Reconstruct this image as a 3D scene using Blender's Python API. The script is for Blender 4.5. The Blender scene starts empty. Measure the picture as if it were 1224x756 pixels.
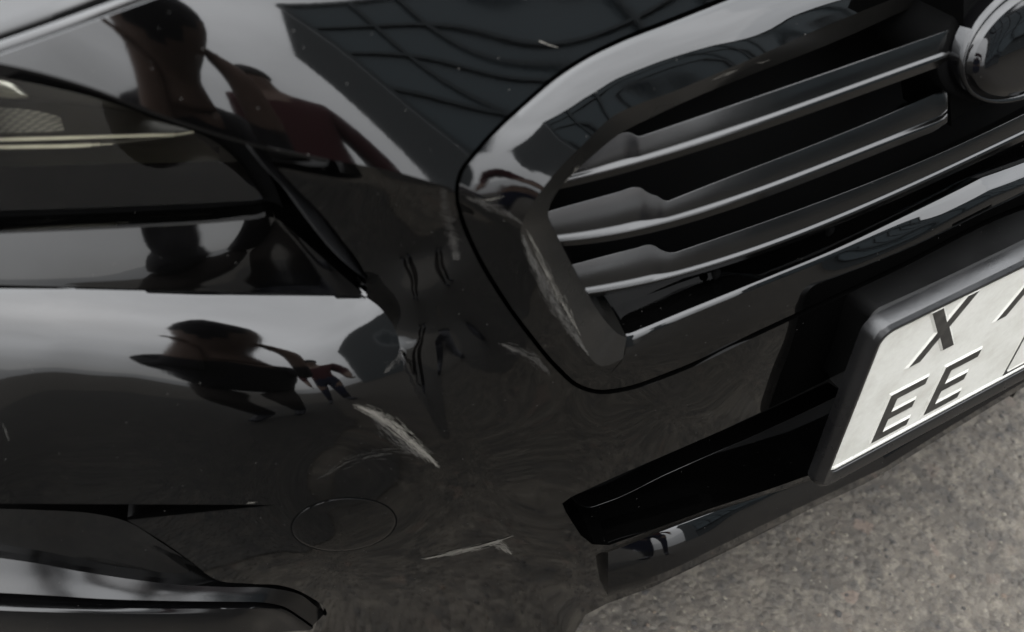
import bpy, bmesh, math, random
import numpy as np
from mathutils import Vector, Matrix
from mathutils.bvhtree import BVHTree
from mathutils.geometry import delaunay_2d_cdt
random.seed(4); rng = np.random.default_rng(4)
S = bpy.context.scene
COL = S.collection

# ------------------------------------------------------------------ camera
FPX = 1190.0                      # focal length in photograph pixels (1224 wide)
PITCH, YAW = math.radians(46.0), math.radians(29.6)
CAM = np.array([-0.5920, -0.3098, 1.0346])
cR = np.array([math.cos(YAW), -math.sin(YAW), 0.0])
cH = np.array([math.sin(YAW), math.cos(YAW), 0.0])
cF = math.cos(PITCH)*cH + np.array([0, 0, -math.sin(PITCH)])
cU = math.sin(PITCH)*cH + np.array([0, 0, math.cos(PITCH)])
cd = bpy.data.cameras.new('camera'); co = bpy.data.objects.new('camera', cd); COL.objects.link(co)
cd.sensor_width = 36; cd.lens = FPX/1224*36; cd.clip_start = 0.02; cd.clip_end = 300
m = Matrix((tuple(cR), tuple(cU), tuple(-cF))).transposed().to_4x4(); m.translation = Vector(CAM)
co.matrix_world = m
cd.dof.use_dof = True; cd.dof.focus_distance = 0.80; cd.dof.aperture_fstop = 6.3
S.camera = co

# ------------------------------------------------------------------ light: bright overcast day
SUN_EL, SUN_AZ = math.radians(58), math.radians(205)
W = bpy.data.worlds.new('World'); S.world = W; W.use_nodes = True
nt = W.node_tree; nt.nodes.clear()
def wn(t, **k):
    n = nt.nodes.new(t)
    for a, b in k.items(): setattr(n, a, b)
    return n
sky = wn('ShaderNodeTexSky', sky_type='NISHITA', sun_disc=False)
sky.sun_elevation = SUN_EL; sky.sun_rotation = SUN_AZ; sky.dust_density = 4; sky.air_density = 1.2
tc = wn('ShaderNodeTexCoord'); sep = wn('ShaderNodeSeparateXYZ')
nt.links.new(tc.outputs['Generated'], sep.inputs[0])
# overcast cloud deck: three times brighter overhead than at the horizon (CIE overcast sky), soft cloud texture
mr = wn('ShaderNodeMapRange'); mr.inputs[1].default_value = 0; mr.inputs[2].default_value = 1; mr.inputs[3].default_value = 5.5; mr.inputs[4].default_value = 28
nt.links.new(sep.outputs[2], mr.inputs[0])
cn = wn('ShaderNodeTexNoise'); cn.inputs['Scale'].default_value = 2.2; cn.inputs['Detail'].default_value = 5
nt.links.new(tc.outputs['Generated'], cn.inputs['Vector'])
cr = wn('ShaderNodeMapRange'); cr.inputs[1].default_value = .3; cr.inputs[2].default_value = .7; cr.inputs[3].default_value = .78; cr.inputs[4].default_value = 1.18
nt.links.new(cn.outputs['Fac'], cr.inputs[0])
mu = wn('ShaderNodeMath', operation='MULTIPLY'); nt.links.new(mr.outputs[0], mu.inputs[0]); nt.links.new(cr.outputs[0], mu.inputs[1])
cc = wn('ShaderNodeVectorMath', operation='SCALE'); cc.inputs[0].default_value = (0.96, 0.985, 1.02)
nt.links.new(mu.outputs[0], cc.inputs['Scale'])
mx = wn('ShaderNodeMix', data_type='RGBA'); mx.inputs[0].default_value = 0.93
nt.links.new(sky.outputs[0], mx.inputs[6]); nt.links.new(cc.outputs[0], mx.inputs[7])
bg = wn('ShaderNodeBackground'); bg.inputs[1].default_value = 0.15
nt.links.new(mx.outputs[2], bg.inputs[0])
wo = wn('ShaderNodeOutputWorld'); nt.links.new(bg.outputs[0], wo.inputs[0])
sl = bpy.data.lights.new('sun', 'SUN'); sl.energy = 0.8; sl.angle = math.radians(110); sl.color = (1, .97, .93)
so = bpy.data.objects.new('sun', sl); COL.objects.link(so)
sd = Vector((math.sin(SUN_AZ)*math.cos(SUN_EL), math.cos(SUN_AZ)*math.cos(SUN_EL), math.sin(SUN_EL)))
so.rotation_euler = sd.to_track_quat('Z', 'Y').to_euler(); so.location = sd*20
S.view_settings.view_transform = 'Standard'; S.view_settings.look = 'None'
S.view_settings.exposure = 1.5; S.view_settings.gamma = 1; S.view_settings.use_curve_mapping = False
S.render.engine = 'CYCLES'

# ------------------------------------------------------------------ materials
MATS = {}
def newmat(name):
    mt = bpy.data.materials.new(name); mt.use_nodes = True
    MATS[name] = mt
    t = mt.node_tree; b = t.nodes['Principled BSDF']
    return mt, t, b
def N(t, typ, ins=None, **k):
    n = t.nodes.new(typ)
    for a, b in k.items(): setattr(n, a, b)
    for a, b in (ins or {}).items():
        if isinstance(b, bpy.types.NodeSocket): t.links.new(b, n.inputs[a])
        else: n.inputs[a].default_value = b
    return n
def ramp(t, fac, a, b, lo=0.0, hi=1.0):
    return N(t, 'ShaderNodeMapRange', {0: fac, 1: a, 2: b, 3: lo, 4: hi}).outputs[0]
def mixc(t, fac, a, b):
    return N(t, 'ShaderNodeMix', {0: fac, 6: a, 7: b}, data_type='RGBA').outputs[2]
def noise(t, vec, scale, detail=3, rough=.5):
    return N(t, 'ShaderNodeTexNoise', {'Vector': vec, 'Scale': scale, 'Detail': detail, 'Roughness': rough}).outputs['Fac']
def glossy_black(name, base, rough, ior, dust, film, peel=.02, scratchy=0.0, dustcol=(.30, .28, .25, 1)):
    mt, t, b = newmat(name)
    v = N(t, 'ShaderNodeTexCoord').outputs['Object']
    # dust specks: sparse small cells
    vo = N(t, 'ShaderNodeTexVoronoi', {'Vector': v, 'Scale': 420.0, 'Randomness': 1.0})
    speck = ramp(t, vo.outputs['Distance'], .15, .09)
    wh = N(t, 'ShaderNodeTexWhiteNoise', {'Vector': vo.outputs['Position']}, noise_dimensions='3D').outputs['Value']
    pick = ramp(t, wh, 1-dust, 1-dust*.8)
    sp = N(t, 'ShaderNodeMath', {0: speck, 1: pick}, operation='MULTIPLY').outputs[0]
    fl = ramp(t, noise(t, v, 9, 6, .65), .35, .75, 0, film)
    fine = ramp(t, noise(t, v, 900, 2), .3, .8, .5, 1.4)
    fl2 = N(t, 'ShaderNodeMath', {0: fl, 1: fine}, operation='MULTIPLY').outputs[0]
    c1 = mixc(t, fl2, base, dustcol)
    c2 = mixc(t, sp, c1, (.035, .033, .030, 1))
    t.links.new(c2, b.inputs['Base Color'])
    rg = ramp(t, noise(t, v, 22, 5), .3, .8, rough*.7, rough*1.5)
    rg2 = N(t, 'ShaderNodeMath', {0: rg, 1: sp}, operation='MAXIMUM').outputs[0]
    t.links.new(rg2, b.inputs['Roughness'])
    b.inputs['IOR'].default_value = ior
    h = noise(t, v, 240, 2)
    bp = N(t, 'ShaderNodeBump', {'Strength': peel, 'Distance': .0006, 'Height': h})
    t.links.new(bp.outputs[0], b.inputs['Normal'])
    return mt
glossy_black('car_paint', (.0003, .0003, .0003, 1), .038, 1.41, .035, .001, .008)
glossy_black('gloss_plastic', (.0004, .0004, .0004, 1), .06, 1.45, .025, .003, .015)
glossy_black('slat_plastic', (.0005, .0005, .0005, 1), .16, 1.42, .02, .003, .015)
glossy_black('satin_plastic', (.0022, .0021, .0019, 1), .22, 1.42, .03, .008, .04)
glossy_black('matte_plastic', (.004, .004, .004, 1), .55, 1.4, .02, .02, .12)
glossy_black('holder_plastic', (.0018, .0018, .002, 1), .30, 1.40, .04, .006, .15)
glossy_black('trim_satin', (.0010, .0010, .0011, 1), .20, 1.33, .02, .003, .02)
glossy_black('fin_satin', (.0045, .0046, .005, 1), .38, 1.5, .02, .004, .03)
glossy_black('emblem_gloss', (.0006, .0006, .0007, 1), .05, 1.39, .02, .002, .01)
def plain(name, col, rough=.5, metal=0.0, ior=1.45):
    mt, t, b = newmat(name)
    v = N(t, 'ShaderNodeTexCoord').outputs['Object']
    f = ramp(t, noise(t, v, 40, 5), .3, .7, .85, 1.12)
    c = N(t, 'ShaderNodeVectorMath', {0: col[:3], 'Scale': f}, operation='SCALE').outputs[0]
    t.links.new(c, b.inputs['Base Color'])
    b.inputs['Roughness'].default_value = rough; b.inputs['Metallic'].default_value = metal; b.inputs['IOR'].default_value = ior
    return mt
plain('dark_cavity', (.0015, .0015, .0015), .9, 0, 1.2)
plain('chrome', (.22, .22, .23), .06, 1.0)
plain('dark_chrome', (.10, .10, .105), .05, 1.0)
plain('lamp_housing', (.018, .017, .0135), .4, 0, 1.4)
plain('lamp_reflector', (.75, .74, .66), .25, 0.6)
plain('light_guide', (.92, .90, .80), .25, 0, 1.5)
plain('scrape', (.055, .051, .043), .75)
plain('scrape_pale', (.020, .0185, .016), .8)
plain('rubber', (.0005, .0005, .0005), .8, 0, 1.1)
plain('red_cloth', (.05, .007, .009), .85); plain('dark_cloth', (.02, .018, .02), .9); plain('blue_cloth', (.012, .015, .035), .9)
plain('brown_cloth', (.022, .017, .014), .9); plain('skin', (.20, .13, .10), .6); plain('hair', (.02, .014, .01), .6); plain('shoe', (.015, .015, .02), .6)
plain('concrete', (.06, .068, .072), .85); plain('mullion', (.05, .062, .068), .5); plain('facade_glass', (.12, .15, .165), .12, 0, 1.35)
# plate: aged reflective white
mt, t, b = newmat('plate_white'); v = N(t, 'ShaderNodeTexCoord').outputs['Object']
d1 = ramp(t, noise(t, v, 28, 6, .7), .45, .75); d2 = ramp(t, noise(t, v, 260, 3), .3, .7, .0, .25)
dd = N(t, 'ShaderNodeMath', {0: d1, 1: .7}, operation='MULTIPLY').outputs[0]
dd = N(t, 'ShaderNodeMath', {0: dd, 1: d2}, operation='ADD').outputs[0]
t.links.new(mixc(t, dd, (.33, .325, .30, 1), (.23, .225, .197, 1)), b.inputs['Base Color']); b.inputs['Roughness'].default_value = .42
mt, t, b = newmat('plate_ink'); v = N(t, 'ShaderNodeTexCoord').outputs['Object']
t.links.new(mixc(t, ramp(t, noise(t, v, 120, 5), .4, .8), (.0045, .0043, .0038, 1), (.022, .021, .018, 1)), b.inputs['Base Color']); b.inputs['Roughness'].default_value = .45
# smoked lamp lens
mt, t, b = newmat('lamp_lens')
lw = N(t, 'ShaderNodeFresnel', {'IOR': 1.5}).outputs[0]
tr = N(t, 'ShaderNodeBsdfTransparent', {'Color': (.55, .54, .49, 1)}); gl = N(t, 'ShaderNodeBsdfGlossy', {'Color': (1, 1, 1, 1), 'Roughness': .02})
ms = N(t, 'ShaderNodeMixShader', {0: lw, 1: tr.outputs[0], 2: gl.outputs[0]})
t.links.new(ms.outputs[0], t.nodes['Material Output'].inputs['Surface'])
# honeycomb lamp insert
mt, t, b = newmat('lamp_mesh'); v = N(t, 'ShaderNodeTexCoord').outputs['Object']
vo = N(t, 'ShaderNodeTexVoronoi', {'Vector': v, 'Scale': 650.0, 'Randomness': .05})
t.links.new(mixc(t, ramp(t, vo.outputs['Distance'], .30, .5), (.20, .19, .16, 1), (.01, .01, .01, 1)), b.inputs['Base Color']); b.inputs['Roughness'].default_value = .4
# worn asphalt
def asphalt(nm, k):
    mt, t, b = newmat(nm); v = N(t, 'ShaderNodeTexCoord').outputs['Object']
    big = noise(t, v, 11, 8, .66); mid = noise(t, v, 24, 7, .74); pal = noise(t, v, 36, 7, .76); fin = noise(t, v, 120, 5, .7)
    vo = N(t, 'ShaderNodeTexVoronoi', {'Vector': v, 'Scale': 105.0}); vo2 = N(t, 'ShaderNodeTexVoronoi', {'Vector': v, 'Scale': 62.0})
    grain = N(t, 'ShaderNodeRGBToBW', {0: vo.outputs['Color']}).outputs[0]
    c = mixc(t, ramp(t, big, .3, .7), (.017, .0138, .010, 1), (.060, .050, .0375, 1))
    c = mixc(t, ramp(t, mid, .50, .68, 0, .9), c, (.011, .0093, .007, 1))
    c = mixc(t, ramp(t, pal, .50, .68, 0, .85), c, (.105, .091, .070, 1))
    c = mixc(t, ramp(t, grain, .62, .9, 0, .45), c, (.085, .075, .060, 1))
    c = mixc(t, ramp(t, grain, .30, .12, 0, .5), c, (.022, .020, .017, 1))
    g2 = N(t, 'ShaderNodeRGBToBW', {0: vo2.outputs['Color']}).outputs[0]
    c = mixc(t, ramp(t, g2, .86, .93, 0, .6), c, (.085, .060, .045, 1))
    c = mixc(t, ramp(t, fin, .55, .75, 0, .6), c, (.022, .020, .018, 1))
    c = N(t, 'ShaderNodeVectorMath', {0: c, 'Scale': k}, operation='SCALE').outputs[0]
    t.links.new(c, b.inputs['Base Color']); b.inputs['Roughness'].default_value = .9
    hh = N(t, 'ShaderNodeMath', {0: ramp(t, vo.outputs['Distance'], 0, .6, 1, 0), 1: fin}, operation='ADD').outputs[0]
    hh = N(t, 'ShaderNodeMath', {0: hh, 1: N(t, 'ShaderNodeMath', {0: mid, 1: 1.6}, operation='MULTIPLY').outputs[0]}, operation='ADD').outputs[0]
    bp = N(t, 'ShaderNodeBump', {'Strength': .9, 'Distance': .004, 'Height': hh}); t.links.new(bp.outputs[0], b.inputs['Normal'])
asphalt('asphalt', .78); asphalt('asphalt_darkened', .30)  # second, darkened tone is for the added sheet mirrored in the bumper
plain('grit_pale', (.07, .062, .049), .9); plain('grit_dark', (.014, .0125, .011), .9); plain('grit_brown', (.05, .037, .027), .9)

# ------------------------------------------------------------------ geometry helpers
def link(name, me, mat, parent=None, kind=None, smooth=35):
    o = bpy.data.objects.new(name, me); COL.objects.link(o)
    if mat: me.materials.append(MATS[mat])
    if smooth:
        me.polygons.foreach_set('use_smooth', [True]*len(me.polygons)); me.set_sharp_from_angle(angle=math.radians(smooth))
    if parent: o.parent = parent
    if kind: o['kind'] = kind
    return o
def mesh(name, vs, fs):
    me = bpy.data.meshes.new(name); me.from_pydata([tuple(map(float, p)) for p in vs], [], [tuple(map(int, q)) for q in fs]); me.update(); return me
def natural(x, y):
    n = len(x); h = np.diff(x); A = np.zeros((n, n)); b = np.zeros(n); A[0, 0] = A[-1, -1] = 1
    for i in range(1, n-1):
        A[i, i-1] = h[i-1]; A[i, i] = 2*(h[i-1]+h[i]); A[i, i+1] = h[i]; b[i] = 3*((y[i+1]-y[i])/h[i]-(y[i]-y[i-1])/h[i-1])
    c = np.linalg.solve(A, b)
    def f(q):
        q = np.clip(q, x[0], x[-1]); i = np.clip(np.searchsorted(x, q)-1, 0, n-2); d = q-x[i]
        return y[i]+((y[i+1]-y[i])/h[i]-h[i]*(2*c[i]+c[i+1])/3)*d+c[i]*d*d+(c[i+1]-c[i])/(3*h[i])*d**3
    return f
# plan of the car's nose: y of the skin for each x (metres, x = 0 on the centre line, y grows into the car)
PXs = np.array([-.95, -.85, -.75, -.65, -.55, -.45, -.35, -.2, 0, .2, .35, .45, .55])
PYs = np.array([.336, .236, .176, .135, .101, .070, .042, .012, 0, .012, .042, .070, .101])
PLAN = natural(PXs, PYs)
def rays(px, py):
    px = np.asarray(px, float); py = np.asarray(py, float)
    return ((px-612)[..., None]*cR-(py-378)[..., None]*cU)/FPX+cF
def un(px, py, off):
    """point on the nose surface pushed out by off metres, seen at a photo pixel"""
    d = rays(px, py); off = np.broadcast_to(np.asarray(off, float), d.shape[:-1]).copy()
    g = lambda t: CAM[1]+t*d[..., 1]-PLAN(CAM[0]+t*d[..., 0])+off
    lo = np.full(off.shape, .2); hi = np.full(off.shape, 2.6)
    t0 = np.linspace(.2, 2.6, 50); found = np.zeros(off.shape, bool)
    for a, b in zip(t0[:-1], t0[1:]):
        hit = (~found) & (g(np.full(off.shape, b)) > 0)
        lo[hit] = a; hi[hit] = b; found |= hit
    for _ in range(34):
        mid = (lo+hi)/2; up = g(mid) > 0
        hi = np.where(up, mid, hi); lo = np.where(up, lo, mid)
    return CAM+lo[..., None]*d
def offof(p): return PLAN(p[..., 0])-p[..., 1]
def pix(p):
    d = np.asarray(p)-CAM; z = d@cF
    return np.stack([612+FPX*(d@cR)/z, 378-FPX*(d@cU)/z], -1)
def nin(x):
    s = (PLAN(x+1e-3)-PLAN(x-1e-3))/2e-3; n = np.stack([-s, np.ones_like(s), 0*s], -1)
    return n/np.linalg.norm(n, axis=-1, keepdims=True)
def tiltrow(prev, px, tilt):
    """3D row seen at pixels px such that the skin from row prev has normals tilted up by tilt degrees"""
    px = np.asarray(px, float); d = rays(px[:, 0], px[:, 1]); n = nin(prev[:, 0]); k = np.tan(np.radians(np.broadcast_to(np.asarray(tilt, float), (len(px),))))
    w = n-k[:, None]*np.array([0, 0, 1.0])
    t = ((prev-CAM)*w).sum(1)/(d*w).sum(1)
    return CAM+t[:, None]*d
def crom(pts, n):
    """Catmull-Rom resample of a polyline to n points, even in chord length"""
    p = np.asarray(pts, float); L = np.r_[0, np.cumsum(np.linalg.norm(np.diff(p, axis=0), axis=1)+1e-9)]
    q = np.linspace(0, L[-1], n); return pchip(L, p, q)
def pchip(x, p, q):
    h = np.diff(x); dl = np.diff(p, axis=0)/h[:, None]; mm = np.zeros_like(p)
    mm[0] = dl[0]; mm[-1] = dl[-1]
    mm[1:-1] = (dl[:-1]*h[1:, None]+dl[1:]*h[:-1, None])/(h[1:]+h[:-1])[:, None]
    i = np.clip(np.searchsorted(x, q)-1, 0, len(h)-1); s = ((q-x[i])/h[i])[:, None]; H = h[i][:, None]
    return (2*s**3-3*s**2+1)*p[i]+(s**3-2*s**2+s)*H*mm[i]+(-2*s**3+3*s**2)*p[i+1]+(s**3-s**2)*H*mm[i+1]
def smoothcols(rows, n):
    """resample matched rows (same stations) along their length with shared parameters"""
    R = np.array(rows, float); L = np.r_[0, np.cumsum(np.linalg.norm(np.diff(R.mean(0), axis=0), axis=1)+1e-9)]
    q = np.linspace(0, L[-1], n); return np.array([pchip(L, r, q) for r in R])
def smoothrows(R, k):
    """insert smooth in-between rows, k per span"""
    m_ = len(R); L = np.arange(m_, dtype=float); q = np.linspace(0, m_-1, (m_-1)*k+1)
    return np.stack([pchip(L, R[:, j], q) for j in range(R.shape[1])], 1)
def gridmesh(name, R, closed=False):
    a, b = R.shape[:2]; fs = []
    for i in range(a-1 + (1 if closed else 0)):
        for j in range(b-1):
            i2 = (i+1) % a; fs.append((i*b+j, i*b+j+1, i2*b+j+1, i2*b+j))
    return mesh(name, R.reshape(-1, 3), fs)
def joinmesh(name, parts):
    vs, fs = [], []
    for R in parts:
        if isinstance(R, tuple): v_, f_ = R
        else:
            a, b = R.shape[:2]; v_ = R.reshape(-1, 3); f_ = [(i*b+j, i*b+j+1, (i+1)*b+j+1, (i+1)*b+j) for i in range(a-1) for j in range(b-1)]
        o = len(vs); vs += list(v_); fs += [tuple(q+o for q in f) for f in f_]
    return mesh(name, vs, fs)
def finish(me, sym=False, weld=2e-4):
    bm = bmesh.new(); bm.from_mesh(me); bmesh.ops.remove_doubles(bm, verts=bm.verts, dist=weld)
    if sym:
        bmesh.ops.bisect_plane(bm, geom=bm.verts[:]+bm.edges[:]+bm.faces[:], plane_co=(0, 0, 0), plane_no=(1, 0, 0), clear_outer=True)
        g = bmesh.ops.duplicate(bm, geom=bm.verts[:]+bm.edges[:]+bm.faces[:])['geom']
        vv = [e for e in g if isinstance(e, bmesh.types.BMVert)]
        for v_ in vv: v_.co.x = -v_.co.x
        bmesh.ops.reverse_faces(bm, faces=[e for e in g if isinstance(e, bmesh.types.BMFace)])
        bmesh.ops.remove_doubles(bm, verts=bm.verts, dist=weld)
    bmesh.ops.recalc_face_normals(bm, faces=bm.faces)
    bm.to_mesh(me); bm.free(); me.update(); return me
def bevel(o, w=.0012, seg=2, ang=35):
    b = o.modifiers.new('bevel', 'BEVEL'); b.width = w; b.segments = seg; b.limit_method = 'ANGLE'; b.angle_limit = math.radians(ang); b.harden_normals = True
class TPS:
    """thin-plate height field of skin offset over photo directions"""
    def __init__(s, pts, lam=1e-3, soft=2.0):
        p = np.asarray(pts, float); s.c = p[:, :2]/100; n = len(p); K = s.k(s.c)+lam*np.eye(n)
        Q = np.c_[np.ones(n), s.c]; A = np.block([[K, Q], [Q.T, np.zeros((3, 3))]])
        s.w = np.linalg.solve(A, np.r_[p[:, 2], 0, 0, 0]); s.bake(soft)
    def k(s, q):
        r2 = ((q[:, None]-s.c[None])**2).sum(-1); return np.where(r2 > 1e-12, .5*r2*np.log(r2+1e-12), 0)
    def bake(s, soft):
        # bake to an even grid, soften, and read back as a cubic B-spline (smooth second derivatives)
        s.x0, s.y0, s.h = -120.0, -280.0, 8.0; nx_, ny_ = 200, 146; gx, gy = np.meshgrid(s.x0+s.h*np.arange(nx_), s.y0+s.h*np.arange(ny_))
        G_ = s.raw(gx, gy); kk = np.exp(-.5*(np.arange(-12, 13)/soft)**2); kk /= kk.sum()
        Gp = np.pad(G_, 12, mode='reflect', reflect_type='odd'); Gp = sum(k_*Gp[i:i+ny_] for i, k_ in enumerate(kk)); s.G = sum(k_*Gp[:, i:i+nx_] for i, k_ in enumerate(kk))
    def raw(s, px, py):
        q = np.stack([np.ravel(px), np.ravel(py)], -1)/100
        return (s.k(q)@s.w[:-3]+np.c_[np.ones(len(q)), q]@s.w[-3:]).reshape(np.shape(px))
    def __call__(s, px, py):
        u = (np.asarray(px, float)-s.x0)/s.h; v_ = (np.asarray(py, float)-s.y0)/s.h
        u = np.clip(u, 1, s.G.shape[1]-3.001); v_ = np.clip(v_, 1, s.G.shape[0]-3.001)
        i, j = np.floor(u).astype(int), np.floor(v_).astype(int); a, b = u-i, v_-j
        bs = lambda f: ((1-f)**3/6, (3*f**3-6*f**2+4)/6, (-3*f**3+3*f**2+3*f+1)/6, f**3/6)
        A_, B2 = bs(a), bs(b)
        return sum(A_[m_]*B2[n_]*s.G[j-1+n_, i-1+m_] for m_ in range(4) for n_ in range(4))
    def at(s, pxy):
        a = np.asarray(pxy, float); return un(a[:, 0], a[:, 1], s(a[:, 0], a[:, 1]))
def dens(poly, step=5.0, closed=True):
    p = np.asarray(poly, float); out = []
    for a, b in zip(p, np.roll(p, -1, 0) if closed else p[1:]):
        k = max(1, int(round(np.linalg.norm(b-a)/step)))
        for i in range(k): out.append(a+(b-a)*i/k)
    if not closed: out.append(p[-1])
    return np.array(out)
def smoothpoly(poly, n): return crom(poly, n)
def inside(pts, poly):
    x, y = pts[:, 0], pts[:, 1]; r = np.zeros(len(pts), bool); q = np.roll(poly, 1, 0)
    for (x1, y1), (x2, y2) in zip(poly, q):
        if y1 == y2: continue
        c = ((y1 > y) != (y2 > y)) & (x < (x2-x1)*(y-y1)/(y2-y1)+x1); r ^= c
    return r
def region(f, outer, holes=(), step=6.0, skirt=.012, hole_skirts=None, skirt_dz=0.0, lines=()):
    """trimmed skin: polygon with holes in photo directions, depth from f; walls folded back at every edge"""
    loops = [dens(outer, step)]+[dens(h, step) for h in holes]
    lo, hi = loops[0].min(0), loops[0].max(0)
    g = np.stack(np.meshgrid(np.arange(lo[0], hi[0], step), np.arange(lo[1], hi[1], step)), -1).reshape(-1, 2)
    ok = inside(g, loops[0])
    for h in loops[1:]: ok &= ~inside(g, h)
    g = g[ok]
    lines = [dens(l, step, False) for l in lines]
    bp_ = np.concatenate(loops+lines)
    keep = np.array([((bp_-q)**2).sum(1).min() > (step*.55)**2 for q in g]) if len(g) else np.zeros(0, bool)
    g = g[keep]
    pts = np.concatenate([bp_, g]); edges = []; s0 = 0
    for l in loops:
        edges += [(s0+i, s0+(i+1) % len(l)) for i in range(len(l))]; s0 += len(l)
    for l in lines:
        edges += [(s0+i, s0+i+1) for i in range(len(l)-1)]; s0 += len(l)
    vo_, eo, fo, *_ = delaunay_2d_cdt([Vector(p) for p in pts], edges, [], 0, 1e-4)
    V2 = np.array([tuple(v_) for v_ in vo_]); F = [tuple(q) for q in fo]
    cen = np.array([V2[list(q)].mean(0) for q in F]); okf = inside(cen, loops[0])
    for h in loops[1:]: okf &= ~inside(cen, h)
    F = [q for q, k in zip(F, okf) if k]
    V3 = f.at(V2) if hasattr(f, 'at') else f(V2)
    parts = [(V3, F)]
    for li, l in enumerate(loops):
        sk = skirt if li == 0 else (hole_skirts[li-1] if hole_skirts else skirt)
        if not sk: continue
        e3 = f.at(l) if hasattr(f, 'at') else f(l); e3 = np.vstack([e3, e3[:1]])
        b3 = e3+nin(e3[:, 0])*sk+np.array([0, 0, skirt_dz]); parts.append(np.stack([e3, b3]))
    return parts
def empty(name, loc, label=None, cat=None, group=None):
    o = bpy.data.objects.new(name, None); COL.objects.link(o); o.location = loc
    if label: o['label'] = label; o['category'] = cat
    if group: o['group'] = group
    return o

# ------------------------------------------------------------------ ground
bm = bmesh.new(); bmesh.ops.create_grid(bm, x_segments=2, y_segments=2, size=60); me = bpy.data.meshes.new('road'); bm.to_mesh(me); bm.free()
road = link('road', me, 'asphalt', kind='structure', smooth=0)
road['label'] = 'worn grey brown asphalt ground with coarse grit'
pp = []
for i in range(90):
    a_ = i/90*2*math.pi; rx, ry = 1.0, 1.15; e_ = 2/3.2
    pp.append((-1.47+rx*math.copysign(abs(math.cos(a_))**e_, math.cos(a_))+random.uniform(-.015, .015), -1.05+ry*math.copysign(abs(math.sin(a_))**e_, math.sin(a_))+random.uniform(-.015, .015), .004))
rp = link('added_dark_sheet', mesh('added_dark_sheet', pp, [tuple(range(90))]), 'asphalt_darkened', kind='structure', smooth=0); rp['label'] = 'unseen darker asphalt sheet added to darken the bumper reflection'  # sheet added out of view so the bumper side mirrors darker ground
def stones(name, n, mat, smin, smax):
    vs, fs = [], []
    for _ in range(n):
        x = rng.uniform(-.45, 1.5); y = rng.uniform(-.5, .9); s = rng.uniform(smin, smax)*(.6+.8*rng.random()**3)
        a = rng.uniform(0, 6.28); base = len(vs); k = 5
        sx, sy, sz = s*rng.uniform(.7, 1.3), s*rng.uniform(.7, 1.3), s*rng.uniform(.35, .8)
        for lv, (rr, zz) in enumerate(((1, 0.0), (.85, .6))):
            for i in range(k):
                an = a+i*6.283/k+rng.uniform(-.25, .25); vs.append((x+sx*rr*math.cos(an), y+sy*rr*math.sin(an), sz*zz-.0005))
        vs.append((x, y, sz*rng.uniform(.8, 1.1)))
        for i in range(k):
            j = (i+1) % k; fs.append((base+i, base+j, base+k+j, base+k+i)); fs.append((base+k+i, base+k+j, base+2*k))
    o = link(name, mesh(name, vs, fs), mat, kind='stuff', smooth=0); return o
for nm, n, mat, a, b, lb in (('pale_grit', 5200, 'grit_pale', .0010, .0028, 'pale stone grit scattered over the asphalt'),
                             ('dark_grit', 6500, 'grit_dark', .0010, .0034, 'dark stone grit scattered over the asphalt'),
                             ('brown_grit', 1600, 'grit_brown', .0012, .0034, 'reddish brown grit scattered over the asphalt')):
    o = stones(nm, n, mat, a, b); o['label'] = lb; o['category'] = 'grit'

# ------------------------------------------------------------------ the car
car = empty('car', (0, 0, 0), 'glossy black car with scraped front bumper, dark headlight, slatted grille and white number plate', 'car')
def part(name, me, mat, parent=None, sym=False, smooth=35, bev=None, weld=2e-4):
    finish(me, sym, weld); o = link(name, me, mat, parent or car, smooth=smooth)
    if bev: bevel(o, *([bev] if not isinstance(bev, tuple) else bev))
    return o
A = lambda l: np.array(l, float)

# --- nose above the headlight and beside the grille (bumper, upper skin)
creasepx = A([(-16, 72), (40, 84), (100, 101), (200, 139), (300, 170), (400, 192), (470, 205), (543, 226)])
creaseoff = A([-.026, -.0255, -.025, -.023, -.020, -.016, -.013, -.009])
p3 = A([(-16, 71), (50, 48), (112, 25.5), (182, 0), (330, -50), (520, -105), (740, -140), (930, -34)])
# control points: photo direction and outward offset (m) of the skin from the plan curve
UP = TPS([(-16, 72, -0.0248), (40, 84, -0.0223), (100, 101, -0.0190), (200, 139, -0.0132), (300, 170, -0.0099), (400, 192, -0.0091), (470, 205, -0.0094), (543, 226, -0.0080), (45, 72, -0.0236), (105, 76, -0.0222), (195, 95, -0.0201), (310, 115, -0.0203), (420, 130, -0.0227), (520, 135, -0.0277), (611, 134, -0.0339), (48, 60, -0.0253), (108, 50, -0.0267), (190, 48, -0.0289), (320, 35, -0.0382), (470, 20, -0.0528), (640, 0, -0.0743), (737, 47, -0.0646), (50, 48, -0.0263), (112, 25.5, -0.0311), (182, 0, -0.0393), (330, -50, -0.0614), (520, -105, -0.0931), (740, -140, -0.1198), (930, -34, -0.0946)], 2e-3, 4.5)

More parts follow.
